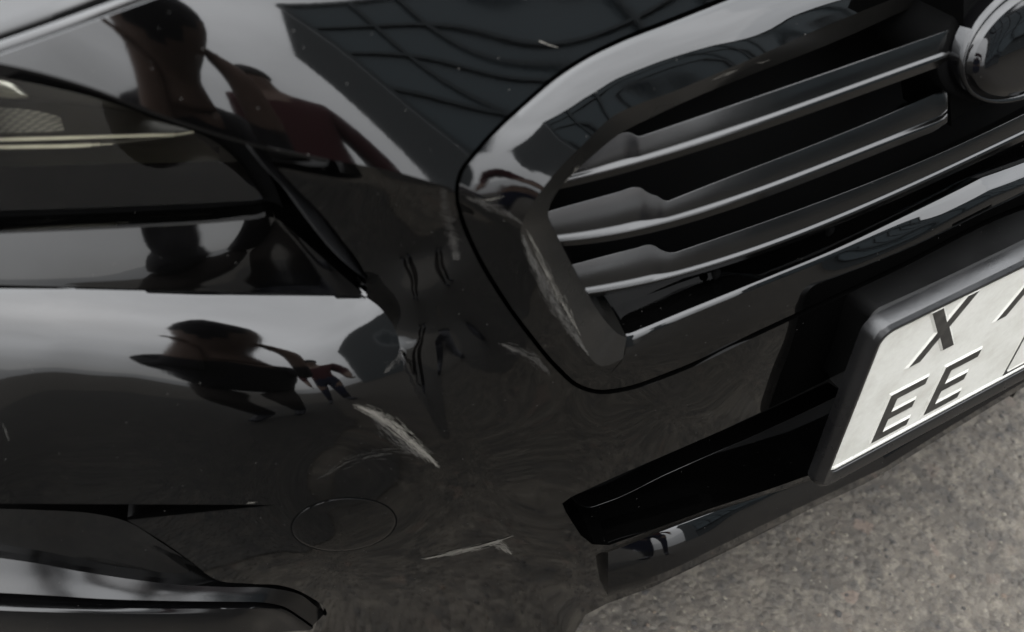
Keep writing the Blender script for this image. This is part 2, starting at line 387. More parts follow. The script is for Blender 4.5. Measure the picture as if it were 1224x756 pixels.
# --- main bumper face: brow, corner, chin
FSIDE = TPS([(-40, 339.81, -0.0341), (60, 342.785, -0.0323), (150, 345.462, -0.0316), (240, 348.14, -0.0315), (320, 350.519, -0.0320), (390, 352.602, -0.0327), (-40, 350.704, -0.0250), (60, 354.394, -0.0272), (150, 357.715, -0.0261), (240, 361.036, -0.0252), (320, 363.987, -0.0258), (390, 366.57, -0.0258), (-40, 366.626, -0.0285), (60, 371.361, -0.0205), (150, 375.622, -0.0188), (240, 379.884, -0.0180), (320, 383.671, -0.0175), (390, 386.986, -0.0169), (-40, 381.71, -0.0128), (60, 387.435, -0.0146), (150, 392.587, -0.0127), (240, 397.74, -0.0108), (320, 402.319, -0.0100), (390, 406.327, -0.0092), (-40, 396.794, -0.0174), (60, 403.509, -0.0092), (150, 409.552, -0.0067), (240, 415.596, -0.0048), (320, 420.967, -0.0032), (390, 425.668, -0.0021), (-40, 411.878, -0.0049), (60, 419.583, -0.0042), (150, 426.517, -0.0016), (240, 433.452, 0.0013), (320, 439.615, 0.0032), (390, 445.009, 0.0044), (-40, 426.124, -0.0048), (60, 434.764, -0.0005), (150, 442.54, 0.0029), (240, 450.316, 0.0055), (320, 457.227, 0.0084), (390, 463.275, 0.0101), (-40, 444.56, -0.0007), (60, 454.41, 0.0035), (150, 463.275, 0.0068), (240, 472.14, 0.0110), (320, 480.019, 0.0137), (390, 486.914, 0.0155), (-40, 478.08, 0.0070), (60, 490.13, 0.0091), (150, 500.975, 0.0125), (240, 511.82, 0.0163), (320, 521.459, 0.0199), (390, 529.894, 0.0185), (-40, 524.17, 0.0158), (60, 539.245, 0.0152), (150, 552.812, 0.0172), (240, 566.38, 0.0220), (320, 578.439, 0.0227), (390, 588.992, 0.0174), (-40, 570.26, 0.0225), (60, 588.36, 0.0182), (440, 500, 0.0137), (400, 560, 0.0156), (450, 620, 0.0156), (520, 640, 0.0123), (300, 620, 0.0241), (400, 680, 0.0213), (500, 700, 0.0053), (600, 700, -0.0040), (400, 765, -0.0073), (500, 760, -0.0161), (600, 756, -0.0202), (437, 355, -0.0306), (453, 367, -0.0254), (466, 383, -0.0202), (475, 400, -0.0151), (479, 418, -0.0083), (488, 440, -0.0032), (512, 490, 0.0068), (547, 552, 0.0134), (590, 618, 0.0086), (630, 672, 0.0014), (655, 705, -0.0064), (672, 760, -0.0214)], 2e-3, 1.6)      # brow and side, left of the fold
FACE = TPS([(470, 205, -0.0098), (543, 226, -0.0087), (500, 245, -0.0159), (500, 300, -0.0222), (540, 290, -0.0212), (480, 360, -0.0142), (540, 380, -0.0122), (600, 400, -0.0045), (690, 716, -0.0081), (564, 302, -0.0116), (594, 354, -0.0079), (630, 404, -0.0001), (663, 443, -0.0005), (690, 465, 0.0006), (715, 472, -0.0004), (806, 449, -0.0036), (909, 401, -0.0052), (1012, 353, -0.0081), (1150, 284, -0.0090), (1300, 205, -0.0100), (600, 480, 0.0019), (620, 560, 0.0068), (650, 600, 0.0040), (720, 520, 0.0037), (800, 480, 0.0020), (900, 440, -0.0002), (700, 565, 0.0048), (800, 530, 0.0020), (900, 485, -0.0021), (1000, 430, -0.0056), (1000, 480, -0.0079), (690, 745, -0.0222), (1200, 400, -0.0120), (1300, 420, -0.0140), (970, 600, -0.0120), (850, 660, -0.0040), (760, 700, -0.0061), (437, 355, -0.0299), (453, 367, -0.0259), (462.75, 379, -0.0216), (470.235, 391, -0.0175), (475.667, 403, -0.0135), (478.333, 415, -0.0098), (482.682, 427, -0.0064), (487.591, 439, -0.0034), (488, 440, -0.0033), (504.8, 475, 0.0039), (523.29, 510, 0.0094), (543.048, 545, 0.0126), (565.242, 580, 0.0121), (588.045, 615, 0.0089), (613.704, 650, 0.0047), (639.848, 685, -0.0017), (659.636, 720, -0.0107), (670.455, 755, -0.0201)], 1e-4, 1.0)       # front, right of the fold
OB = float(FSIDE(np.array([150.0]), np.array([585.0]))[0])       # offset of the bumper side below the brow

# frame outline (gap between bumper and grille frame), from the top round the tip to the bottom centre
Gpx = A([(1040, -72), (940, -28), (880, -4), (800, 28), (740, 52), (700, 72), (665, 95), (630, 125), (600, 152), (570, 185), (553, 208), (549, 225), (553, 255), (570, 298), (600, 350), (636, 400), (668, 438), (692, 459), (715, 466), (745, 463), (804, 443), (907, 395), (1010, 347), (1079, 314), (1148, 278), (1224, 240), (1310, 193)])
def outset(p, d):
    t_ = np.gradient(p, axis=0); n = np.stack([t_[:, 1], -t_[:, 0]], -1); n /= np.linalg.norm(n, axis=1, keepdims=True); return p+n*d
Gs = smoothpoly(Gpx, 150); G2 = outset(Gs, -5.5)
if np.hypot(*(G2[60]-[650, 250])) < np.hypot(*(Gs[60]-[650, 250])): G2 = outset(Gs, 5.5)
itip = int(np.argmin(np.hypot(G2[:, 0]-543, G2[:, 1]-226)))
Gup, Glow = G2[:itip+1], G2[itip:]
CRS = smoothpoly(creasepx, 90); CRS[-1] = G2[itip]
# upper skin mesh
hoodline = smoothpoly(p3, 70)
top_poly = np.vstack([CRS, Gup[::-1][1:-8], hoodline[::-1][:-1]])
top_poly = top_poly[np.r_[True, np.linalg.norm(np.diff(top_poly, axis=0), axis=1) > 1.0]]
parts_up = region(UP, top_poly, skirt=.012)
# rolled lower edge of the nose over the headlight
edge0 = UP.at(CRS[:66]); 
e1 = tiltrow(edge0, CRS[:66]+[0, 1.6], 12); e2 = tiltrow(e1, CRS[:66]+[0, 4.5], -12); e3 = e2+nin(e2[:, 0])*.02
roll = smoothrows(np.stack([edge0+[0, 0, .0], e1, e2]), 2); parts_up += [roll, np.stack([e2, e3])]
# lower skin mesh
i312 = int(np.argmin(abs(CRS[:, 0]-312)))
browline = smoothpoly(A([(-40, 340), (60, 342.6), (150, 345.3), (240, 348), (320, 350.4), (390, 352.5), (437, 355)]), 80)
finedge = smoothpoly(A([(437, 355), (438, 338), (405, 282), (376, 247), (345, 216), (318, 184), (312, 175)]), 40)
bottom = A([(1300, 452), (1100, 548), (970, 608), (880, 654), (780, 702), (725, 722), (700, 735), (680, 768), (370, 790)])
foghole = smoothpoly(A([(370, 790), (384, 752), (391, 734), (364, 710), (340, 701), (300, 698), (258, 693), (228, 671), (192, 646), (152, 622)]), 50)
wedge = A([(152, 622), (200, 617), (262, 610.5), (330, 604), (262, 603.5), (150, 603), (-40, 602)])
face_poly = np.vstack([browline, finedge[1:], CRS[i312+1:], Glow[1:], bottom, foghole[1:], wedge[1:]])
intake_top = A([(683, 594), (740, 568), (800, 542), (860, 516), (920, 488), (985, 456), (1100, 398), (1330, 285)])
intake_bot = A([(1330, 395), (1100, 507), (985, 562), (920, 585), (850, 608), (790, 630), (728, 652), (708, 651), (694, 640), (676, 612), (672, 602)])
intake = np.vstack([intake_top, intake_bot])
def facef(V2): return FACE.at(V2)
# the crease itself is shared with the upper skin: blend the lower skin onto it
FOLD = np.array([(437, 355), (453, 367), (466, 383), (475, 400), (479, 418), (488, 440), (512, 490), (547, 552), (590, 618), (630, 672), (655, 705), (672, 762)], float)
FOLDS = smoothpoly(FOLD, 90)
class FaceF:
    def at(s, V2):
        V2 = np.asarray(V2, float); x, y = V2[:, 0], V2[:, 1]; o = FACE(x, y)
        cy = np.interp(x, CRS[:, 0], CRS[:, 1]); on = np.where((x > 300) & (x < 546), y-cy, 99)
        w_ = np.clip(1-on/26, 0, 1)**2*(x < 552)
        o = o*(1-w_)+UP(x, cy)*w_
        d2 = ((V2[:, None]-FOLDS[None])**2).sum(-1); k = d2.argmin(1); fp = FOLDS[k]
        o += (FSIDE(fp[:, 0], fp[:, 1])-FACE(fp[:, 0], fp[:, 1]))*np.exp(-d2.min(1)/42**2)*(y > 330)
        left = (y > 338) & (x <= np.interp(np.maximum(y, 355), FOLDS[:, 1], FOLDS[:, 0])+.01)
        left |= d2.min(1) < 2.0
        return un(x, y, np.where(left, FSIDE(x, y), o))
FF = FaceF()
parts_lo = region(FF, face_poly, [intake], step=6, skirt=.014, hole_skirts=[.05], lines=[FOLDS[1:]])
bumper = part('bumper', joinmesh('bumper', parts_up+parts_lo), 'car_paint', sym=True, smooth=40, weld=3e-4)

# --- ledge under the headlight and the bright edge line
dpx2 = np.stack([browline[:, 0], browline[:, 1]], -1)
cols = np.array([-40, 60, 150, 240, 300, 360, 400, 437.0])
dtop = A([(-40, 281), (60, 277), (150, 273), (240, 268), (300, 263), (330, 262), (378, 302), (437, 354)])
dbot = np.stack([cols, np.interp(cols, browline[:, 0], browline[:, 1])], -1)
dmid = dbot*.45+dtop*.55; dlow = dbot*.82+dtop*.18
q0 = FF.at(dbot)
q1 = tiltrow(q0, dlow, [23, 22, 20, 16, 12, 10, 10, 10]); q2 = tiltrow(q1, dmid, [24, 24, 23, 20, 14, 12, 10, 10]); q3 = tiltrow(q2, dtop, [25, 25, 25, 24, 21, 16, 10, 10])
LD = smoothrows(smoothcols([q0, q1, q2, q3], 70), 6)
wall = np.stack([LD[-1], LD[-1]+nin(LD[-1][:, 0])*.02])
part('headlight_ledge', joinmesh('headlight_ledge', [LD, wall]), 'car_paint', bumper)
# rounded bead along the diagonal edge
def tube(pts, r, k=8, taper=None):
    p = np.asarray(pts, float); t_ = np.gradient(p, axis=0); t_ /= np.linalg.norm(t_, axis=1, keepdims=True)
    a = np.cross(t_, [0, 0, 1.0]); a /= np.linalg.norm(a, axis=1, keepdims=True)+1e-9; b = np.cross(a, t_)
    rr = np.broadcast_to(r, (len(p),)) if taper is None else np.asarray(taper)
    an = np.linspace(0, 2*math.pi, k+1)
    return np.stack([p+rr[:, None]*(math.cos(x)*a+math.sin(x)*b) for x in an])
dg = smoothpoly(A([(329, 262), (345, 278), (370, 303), (400, 328), (437, 355)]), 40)
dgo = np.interp(dg[:, 0], [329, 360, 400, 437], [float(offof(q3)[5]), float(offof(q3)[5]*.6+offof(q3)[6]*.4), float(offof(q3)[6]*.6+offof(q0)[7]*.4), float(offof(q0)[7])])
dg2 = np.interp(dg[:, 0], [329, 437], [-.074, float(dgo[-1])+.001]); dgp = dg+np.array([1.6, -1.6]); bp0 = un(dgp[:, 0], dgp[:, 1], dg2)
bt = np.gradient(bp0, axis=0); bt /= np.linalg.norm(bt, axis=1, keepdims=True); bv = bp0-CAM; bv /= np.linalg.norm(bv, axis=1, keepdims=True)
bn = np.array([-.1, -.45, .88])-bv; bn -= (bn*bt).sum(1, keepdims=True)*bt; bn /= np.linalg.norm(bn, axis=1, keepdims=True); bx_ = np.cross(bn, bt)
wv = np.interp(np.arange(40), [0, 6, 30, 39], [.0010, .0022, .0030, .0016])[:, None]
part('edge_bead', gridmesh('edge_bead', smoothrows(np.stack([bp0+bx_*wv*1.3-bn*.006, bp0+bx_*wv-bn*.0006, bp0, bp0-bx_*wv-bn*.0006, bp0-bx_*wv*1.3-bn*.006]), 3)), 'car_paint', bumper)

# --- bonnet and its seal
T = UP.at(hoodline)
Te = np.linspace(0, 1, 14)[1:, None]*(np.array([.03, float(PLAN(np.array([.03]))[0])-offof(T[-1]), T[-1][2]+.004])-T[-1])+T[-1]; T = np.vstack([T, Te])
B_ = nin(T[:, 0]); Z = np.array([0, 0, 1.0])
def hrow(b, z): return T+B_*b+Z*z
seal = smoothrows(np.stack([hrow(.003, -.012), hrow(.0035, -.001), hrow(.0055, .0022), hrow(.0085, .0022), hrow(.0100, -.002), hrow(.0102, -.014)]), 3)
part('bonnet_seal', gridmesh('bonnet_seal', seal), 'gloss_plastic', sym=True)
hb = [hrow(.020, -.014), hrow(.0130, -.006), hrow(.0128, .002), hrow(.0150, .0055), hrow(.024, .0105), hrow(.07, .034), hrow(.2, .075), hrow(.45, .125), hrow(1.0, .17)]
for i in range(len(hb)):                                     # run the panel back behind the wing
    ext = hb[i][:1].repeat(6, 0)+np.linspace(1, 0, 6)[:, None]*np.array([-.22, .30, .0]); hb[i] = np.vstack([ext[:-1], hb[i]])
hbk = smoothrows(np.stack(hb), 4)
part('bonnet', gridmesh('bonnet', hbk), 'car_paint', sym=True)

# --- dark structure behind the skin
vs = []; xs = np.linspace(-.86, .86, 60)
lin = np.stack([np.stack([xs, PLAN(-abs(xs))+dy, np.full_like(xs, z)], -1) for dy, z in ((4.2, .17), (.10, .17), (.085, .25), (.10, .45), (.15, .66), (.28, .72), (4.2, .84))])
part('inner_structure', gridmesh('inner_structure', lin), 'dark_cavity')

# --- headlight
lens_poly = smoothpoly(A([(-40, 84), (0, 92), (60, 104), (120, 119), (200, 147), (250, 166), (283, 192), (305, 222), (314, 236)]), 70)
lens_poly = np.vstack([lens_poly, A([(313, 238), (303, 240), (200, 245), (100, 249), (0, 252), (-40, 254)])])
lb = A([(-40, 277), (60, 271), (150, 267), (240, 260), (310, 253)]); lo_ = np.interp(lb[:, 0], cols, offof(q3))-.010
L0 = un(lb[:, 0], lb[:, 1], lo_)
L1 = tiltrow(L0, A([(-40, 200), (60, 200), (150, 200), (240, 205), (300, 215)]), 7); L2 = tiltrow(L1, A([(-40, 130), (60, 145), (150, 160), (240, 180), (283, 192)]), 9); L3 = tiltrow(L2, A([(-40, 84), (60, 104), (150, 130), (225, 157), (255, 170)]), 14)
LENS = TPS([(a[0], a[1], o_) for pp, rr in ((lb, L0), (A([(-40, 200), (60, 200), (150, 200), (240, 205), (300, 215)]), L1), (A([(-40, 130), (60, 145), (150, 160), (240, 180), (283, 192)]), L2), (A([(-40, 84), (60, 104), (150, 130), (225, 157), (255, 170)]), L3)) for a, o_ in zip(pp, offof(rr))], 1e-3)
class Sh:
    def __init__(s, f, d): s.f, s.d = f, d
    def at(s, V2): V2 = np.asarray(V2, float); return un(V2[:, 0], V2[:, 1], s.f(V2[:, 0], V2[:, 1])+s.d)
headlight = empty('headlight', (0, 0, 0)); headlight.parent = car
part('lens', joinmesh('lens', region(LENS, lens_poly, step=8, skirt=0)), 'lamp_lens', headlight)
rim = A([(-60, 66), (0, 74), (60, 86), (120, 104), (200, 134), (262, 152), (300, 164), (312, 190), (330, 226), (344, 262), (338, 272), (300, 272), (200, 278), (0, 290), (-60, 292)])
part('bezel', joinmesh('bezel', region(Sh(LENS, -.004), rim, [lens_poly], step=8, skirt=.06, hole_skirts=[.055])), 'rubber', headlight)
part('housing', joinmesh('housing', region(Sh(LENS, -.055), rim, step=10, skirt=0)), 'lamp_housing', headlight)
# inner trim steps
def strip3(rows, k=3, n=60): return smoothrows(smoothcols(rows, n), k)
def rowpx(pts, f, d): p = A(pts); return un(p[:, 0], p[:, 1], f(p[:, 0], p[:, 1])+d)
st = strip3([rowpx([(-40, 243), (60, 240), (160, 238), (250, 234), (312, 232)], LENS, -.045), rowpx([(-40, 250), (60, 247), (160, 244), (250, 241), (314, 240)], LENS, -.020), rowpx([(-40, 266), (60, 262), (160, 258), (250, 252), (316, 247)], LENS, -.012)])
part('lower_trim', gridmesh('lower_trim', st), 'rubber', headlight)
st = strip3([rowpx([(-40, 246), (60, 243), (160, 241), (300, 236)], LENS, -.046), rowpx([(-40, 185), (60, 182), (150, 179), (262, 186)], LENS, -.040), rowpx([(-40, 178), (60, 176), (150, 171), (231, 161)], LENS, -.028), rowpx([(-40, 166), (60, 163), (150, 159), (226, 152)], LENS, -.034), rowpx([(-40, 120), (60, 124), (150, 134), (205, 148)], LENS, -.05)])
part('guide_carrier', gridmesh('guide_carrier', st), 'lamp_housing', headlight)
def beads(a, n, d, r):
    p = smoothpoly(A(a), n); c = un(p[:, 0], p[:, 1], LENS(p[:, 0], p[:, 1])+d); out = []
    for i, q in enumerate(c):
        s_ = r*(1 if i < n*.9 else .7); u = np.linspace(0, 2*math.pi, 7); w_ = np.linspace(0, math.pi, 5)
        out.append(q+s_*np.stack([np.outer(np.sin(w_), np.cos(u)), np.outer(np.sin(w_), np.sin(u)), np.outer(np.cos(w_), np.ones(7))], -1))
    return out
ga = beads([(-30, 168), (40, 166), (110, 164), (180, 162), (215, 160.5), (230, 158)], 66, -.024, .0012)
gb = beads([(-30, 176.5), (40, 175.5), (90, 174.5), (118, 173)], 38, -.024, .0013)
bar_a = smoothpoly(A([(-30, 168), (40, 166), (110, 164), (180, 162), (215, 160.5), (230, 158)]), 60); bar_b = smoothpoly(A([(-30, 176.5), (40, 175.5), (90, 174.5), (135, 172.5)]), 40)
part('light_guide', joinmesh('light_guide', ga+[tube(un(bar_a[:, 0], bar_a[:, 1], LENS(bar_a[:, 0], bar_a[:, 1])-.0252), .0004, 6)]), 'light_guide', headlight, weld=1e-6)
part('light_guide', joinmesh('light_guide', gb+[tube(un(bar_b[:, 0], bar_b[:, 1], LENS(bar_b[:, 0], bar_b[:, 1])-.0248), .0007, 6, np.linspace(.0006, .0003, 40))]), 'light_guide', headlight, weld=1e-6)
st = strip3([rowpx([(-40, 86), (0, 96), (18, 102), (33, 113)], LENS, -.03), rowpx([(-40, 104), (0, 108), (18, 111), (34, 115)], LENS, -.02), rowpx([(-40, 118), (0, 117), (18, 118), (33, 118)], LENS, -.03)])
part('reflector', gridmesh('reflector', st), 'lamp_reflector', headlight)
st = strip3([rowpx([(-40, 128), (20, 130), (50, 134), (72, 140)], LENS, -.04), rowpx([(-40, 160), (20, 159), (50, 159), (78, 159)], LENS, -.036)])
part('mesh_insert', gridmesh('mesh_insert', st), 'lamp_mesh', headlight)

# --- glossy fin between headlight and bumper
fl = A([(290, 164), (300, 180), (315, 199), (342, 228), (373, 270), (400, 303), (420, 321), (436, 333)])
fr = A([(314, 171), (322, 184), (338, 205), (360, 231), (385, 256), (405, 283), (424, 310), (439, 334)])
fo = np.interp(fl[:, 0], [290, 436], [-.040, -.042])
fe = FACE(fr[:, 0], fr[:, 1]); f0 = un(fl[:, 0], fl[:, 1], fe+.001); f1 = un(fr[:, 0], fr[:, 1], fe-.012); fm = (f0+f1)/2+np.array([0, -.0008, .0008])
fin = smoothrows(smoothcols([f0+np.array([0, .02, -.004]), f0, fm, f1, f1+np.array([.0, .02, 0])], 50), 4)
part('headlight_fin', gridmesh('headlight_fin', fin), 'fin_satin')
kl = A([(318, 252), (334, 262), (360, 288), (395, 320), (436, 352)]); kr = A([(326, 236), (345, 250), (374, 278), (404, 308), (437, 337)])
kl = kl+[3, -3]; k0 = un(kl[:, 0], kl[:, 1], np.interp(kl[:, 0], dg[:, 0], dg2)-.004); k1 = un(kr[:, 0], kr[:, 1], np.interp(kr[:, 0], dg[:, 0], dg2)-.012)
part('fin_backing', gridmesh('fin_backing', smoothrows(smoothcols([k0, (k0+k1)/2+np.array([0, .002, -.001]), k1, k1+np.array([0, .03, .0])], 40), 3)), 'gloss_plastic')
xb = np.linspace(-.62, -.44, 20)
bk = un(*np.meshgrid(np.linspace(262, 470, 20), np.linspace(150, 365, 20)), -.10)
part('fin_recess', gridmesh('fin_recess', bk), 'matte_plastic')

def byx(p, X):
    p = A(p); return np.stack([X, pchip(p[:, 0], p[:, 1:2], X)[:, 0]], -1)
# --- grille frame
Rpx = A([(1240, -60), (1065, 0), (976, 36), (890, 74), (804, 110), (760, 126), (730, 141), (699, 171), (667, 203), (640, 238), (628, 258), (623, 272), (627, 296), (640, 325), (655, 355), (683, 392), (702, 424), (722, 438), (750, 427), (772, 416), (812, 399), (907, 360), (1010, 316), (1079, 284), (1148, 249), (1224, 209), (1310, 163)])
Ipx = A([(1290, -60), (1110, 0), (1010, 45), (907, 86), (830, 117), (780, 140), (743, 159), (711, 184), (683, 210), (664, 233), (657, 247), (655, 258), (664, 278), (676, 303), (690, 330), (712, 368), (728, 389), (740, 400), (751, 403), (770, 396), (806, 381), (907, 340), (1010, 297), (1079, 264), (1148, 230), (1224, 190), (1310, 144)])
goff = np.where(np.arange(27) <= 11, UP(Gpx[:, 0], Gpx[:, 1]), FACE(Gpx[:, 0], Gpx[:, 1]))-.001
goff[11] = (UP(Gpx[11:12, 0], Gpx[11:12, 1])[0]+FACE(Gpx[11:12, 0], Gpx[11:12, 1])[0])/2-.001
g3 = un(Gpx[:, 0], Gpx[:, 1], goff)
mpx = Gpx*.55+Rpx*.45
# tilts of the outer face, going from the outline to the ridge
ta = A([48, 48, 48, 48, 47, 46, 44, 40, 33, 25, 16, 8])
tb = A([27, 27, 27, 27, 27, 27, 27, 26, 24, 18, 10, 5])
m3 = np.empty_like(g3); R3 = np.empty_like(g3)
m3[:12] = tiltrow(g3[:12], mpx[:12], ta); R3[:12] = tiltrow(m3[:12], Rpx[:12], tb)
ro = float(offof(R3[11])); mo = float(offof(m3[11]))
lo2 = np.array([ro*.9, ro*.8, ro*.75, ro*.7, ro*.6, ro*.5, .002, .002, .004, .006, .006, .006, .006, .006, .006])
R3[12:] = un(Rpx[12:, 0], Rpx[12:, 1], lo2); 
m3[12:] = un(mpx[12:, 0], mpx[12:, 1], (goff[12:]+lo2)/2+.0005)
m3[19:] = tiltrow(g3[19:], mpx[19:], [7, 7, 9, 12, 14, 14, 14, 14]); R3[19:] = tiltrow(m3[19:], Rpx[19:], [13, 13, 17, 22, 25, 25, 25, 25])
R3[18] = (R3[17]+R3[19])/2*.5+.5*un(750, 427, offof(R3[17])*.5+offof(R3[19])*.5); m3[18] = un(mpx[18, 0], mpx[18, 1], .5*(offof(m3[17])+offof(m3[19])))
I3 = np.empty_like(g3)
I3[:12] = un(Ipx[:12, 0], Ipx[:12, 1], offof(R3[:12])-np.interp(np.arange(12), [0, 6, 11], [.003, .006, .012]))
I3[12:19] = un(Ipx[12:19, 0], Ipx[12:19, 1], offof(R3[12:19])-A([.016, .018, .018, .016, .012, .008, .006]))
I3[19:] = un(Ipx[19:, 0], Ipx[19:, 1], offof(R3[19:])-A([.0048, .004, .0038, .0055, .0076, .0086, .0088, .0088]))
gb3 = g3+nin(g3[:, 0])*.016
FR = smoothcols([gb3, g3, m3, R3, I3, I3+nin(I3[:, 0])*.05], 220); NC = 124
face1 = smoothrows(FR[1:4], 4); edge_in = FR[3:5]; inner = FR[4:6]; outerw = FR[0:2]
grille = part('grille_frame', joinmesh('grille_frame', [outerw, face1[:, :NC+1], smoothrows(FR[1:5], 4)[:, NC:], np.stack([FR[4, NC:], FR[4, NC:]+nin(FR[4, NC:, 0])*.0020+np.array([0, 0, .0009])])]), 'car_paint', sym=True, smooth=50, weld=1e-4)
fi = part('frame_inner_edge', joinmesh('frame_inner_edge', [edge_in[:, :NC+1], inner[:, :NC+1]]), 'satin_plastic', grille, sym=False, smooth=40, weld=1e-4)
part('lower_bar_top', joinmesh('lower_bar_top', [np.stack([inner[0, NC:], inner[0, NC:]+nin(inner[0, NC:, 0])*np.interp(np.arange(220-NC), [0, 14, 26], [.05, .05, .012])[:, None]+np.array([0, 0, -.006])])]), 'car_paint', grille, sym=True, smooth=50, weld=1e-4)

# --- grille slats: rows are top edge, face bottom, bead top, bead bottom, under edge
def fair(p, X, xl, xr):
    # straight moulded run: low-order curve through the traced points, true outline kept only at the stepped ends
    p = A(p); k = (p[:, 0] >= xl) & (p[:, 0] <= xr); c = np.polyfit((p[k, 0]-900)/300, p[k, 1], 3); q = np.polyval(c, (X-900)/300); r_ = pchip(p[:, 0], p[:, 1:2], X)[:, 0]
    w_ = np.clip((X-(xl-8))/12, 0, 1)*np.clip(((xr+8)-X)/12, 0, 1); return np.stack([X, q*w_+r_*(1-w_)], -1)
def slat(name, top, hi, bot, off, tf=24, tbead=56, depth=.032, notch=0, xr=1118):
    n = 150; xa = max(q[0][0] for q in (top, hi, bot)); xb = min(q[-1][0] for q in (top, hi, bot)); X = np.linspace(xa, xb, n)
    top, hi, bot = fair(top, X, notch+24, xr), fair(hi, X, xa, xr), fair(bot, X, xa, xr)
    h3 = un(hi[:, 0], hi[:, 1], off)
    fb = tiltrow(h3, hi*.84+top*.16, tbead); fmid = tiltrow(fb, (hi*.84+top*.16)*.5+top*.5, 17); t3 = tiltrow(fmid, top, np.interp(X, [notch-110, notch-30, notch+25], [30, 28, tf]))
    mid = tiltrow(h3, hi*.7+bot*.3, 28); b3 = tiltrow(mid, bot, -4)
    tb_ = t3+nin(t3[:, 0])*.0012+np.array([0, 0, -.0008]); tk = t3+nin(t3[:, 0])*depth+np.array([0, 0, -.036]); bk_ = b3+nin(b3[:, 0])*depth+np.array([0, 0, -.026])
    R = np.stack([tk, tb_, t3, fmid, fb, h3, mid, b3, bk_])
    vs_, fs_ = R.reshape(-1, 3), [(i*n+j, i*n+j+1, (i+1)*n+j+1, (i+1)*n+j) for i in range(8) for j in range(n-1)]
    fs_ += [tuple(i*n+n-1 for i in range(9)), tuple(i*n for i in range(8, -1, -1))]
    return part(name, joinmesh(name, [(vs_, fs_)]), 'slat_plastic', grille, smooth=28, bev=(.0008, 2, 28))
slat('slat', [(640, 208), (668, 196), (700, 182), (734, 163), (750, 158), (762, 161), (804, 150), (907, 115), (1010, 79), (1114, 43), (1146, 31)],
     [(640, 223), (668, 216), (700, 209), (734, 200), (780, 189), (804, 181), (850, 166), (907, 144), (1010, 110), (1114, 72), (1146, 60)],
     [(640, 233), (668, 226), (700, 219), (734, 212), (780, 198), (804, 191), (850, 176), (907, 157), (1010, 122), (1114, 84), (1146, 72)], -.040, notch=740, xr=1150)
slat('slat', [(610, 265), (640, 257), (664, 250), (700, 240), (740, 229), (760, 223.5), (765, 224), (774, 230), (782, 233.5), (793, 234), (860, 216), (907, 198), (1010, 158), (1114, 113), (1128, 107), (1133, 100)],
     [(610, 288), (640, 288), (672, 287), (699, 286), (740, 279), (800, 261), (860, 245), (907, 228), (984, 201), (1040, 179), (1111, 149), (1128, 141), (1133, 136)],
     [(610, 295), (640, 295), (672, 294.5), (699, 295), (740, 289), (800, 271), (860, 255), (907, 239), (984, 211), (1040, 190), (1111, 159), (1128, 150), (1134, 146)], -.036, notch=770)
slat('slat', [(640, 328), (660, 322), (685, 316), (730, 304), (760, 296.5), (776, 292.5), (781, 293), (790, 298.5), (798, 301.5), (810, 301), (860, 284), (895, 271), (1040, 218), (1111, 190), (1224, 135), (1330, 80)],
     [(640, 353), (660, 353), (706, 352), (731, 351), (790, 334), (860, 311), (927, 287), (1040, 245), (1111, 214), (1174, 184), (1224, 161), (1330, 108)],
     [(640, 359), (660, 359), (706, 358), (731, 357), (790, 341), (860, 318), (927, 295), (1040, 253), (1111, 223), (1174, 193), (1224, 170), (1330, 117)], -.032, notch=786, xr=1340)
# lower glossy panel between the last slat and the bar
QX = np.array([690, 720, 750, 790, 840, 900, 960, 1040, 1120, 1220, 1340.0])
pt = byx([(690, 353), (720, 352), (790, 336), (860, 314), (927, 291), (1040, 249), (1174, 189), (1340, 107)], QX); pb = byx([(690, 412), (720, 413), (750, 411), (806, 393), (860, 371), (927, 345), (1040, 297), (1174, 230), (1340, 145)], QX)
pa = un(pt[:, 0], pt[:, 1], -.046); pmid = tiltrow(pa, pt*.55+pb*.45, 6); pz = tiltrow(pmid, pb, 34)
gp = smoothrows(smoothcols([pa, pmid, pz], 60), 6)
part('lower_grille_panel', gridmesh('lower_grille_panel', gp), 'gloss_plastic', grille, sym=True)
# small clips on the panel
for cxp, cyp in ((856, 327), (992, 275)):
    c = un(cxp, cyp, -.036); u = np.linspace(0, 2*math.pi, 9); w_ = np.linspace(0, math.pi, 6)
    part('clip', gridmesh('clip', c+np.stack([.0035*np.outer(np.sin(w_), np.cos(u)), .003*np.outer(np.sin(w_), np.sin(u)), .0055*np.outer(np.cos(w_), np.ones(9))], -1)), 'rubber', grille)
# --- emblem pod and emblem
EC = np.array([0.0, .030, .690]); ax, az = .071, .041; lean = math.radians(18)
def oval(k, dy, n=72, dz=0.0):
    a = np.linspace(0, 2*math.pi, n+1); x = k*ax*np.cos(a); z = (az-(1-k)*ax)*np.sin(a) if k < 1 else k*az*np.sin(a)
    return EC+np.stack([x, dy*math.cos(lean)+z*math.sin(lean), z*math.cos(lean)-dy*math.sin(lean)*-1*0], -1)
ring = smoothrows(np.stack([oval(1.0, .03), oval(1.0, .004), oval(.97, -.001), oval(.93, .001), oval(.90, -.003)]), 3)
emblem = part('emblem', gridmesh('emblem', ring), 'emblem_gloss', smooth=60)
bev_ = smoothrows(np.stack([oval(.90, -.003), oval(.80, -.007), oval(.66, -.0085)]), 4)
part('bevel_ring', gridmesh('bevel_ring', bev_), 'emblem_gloss', emblem, smooth=60)
c0 = oval(.66, -.0085); vsx = np.vstack([c0[:-1], (c0[:-1].mean(0)+np.array([0, -.002, 0]))[None]]); nn = len(c0)-1
part('badge_face', mesh('badge_face', vsx, [(i, (i+1) % nn, nn) for i in range(nn)]), 'car_paint', emblem, smooth=60)
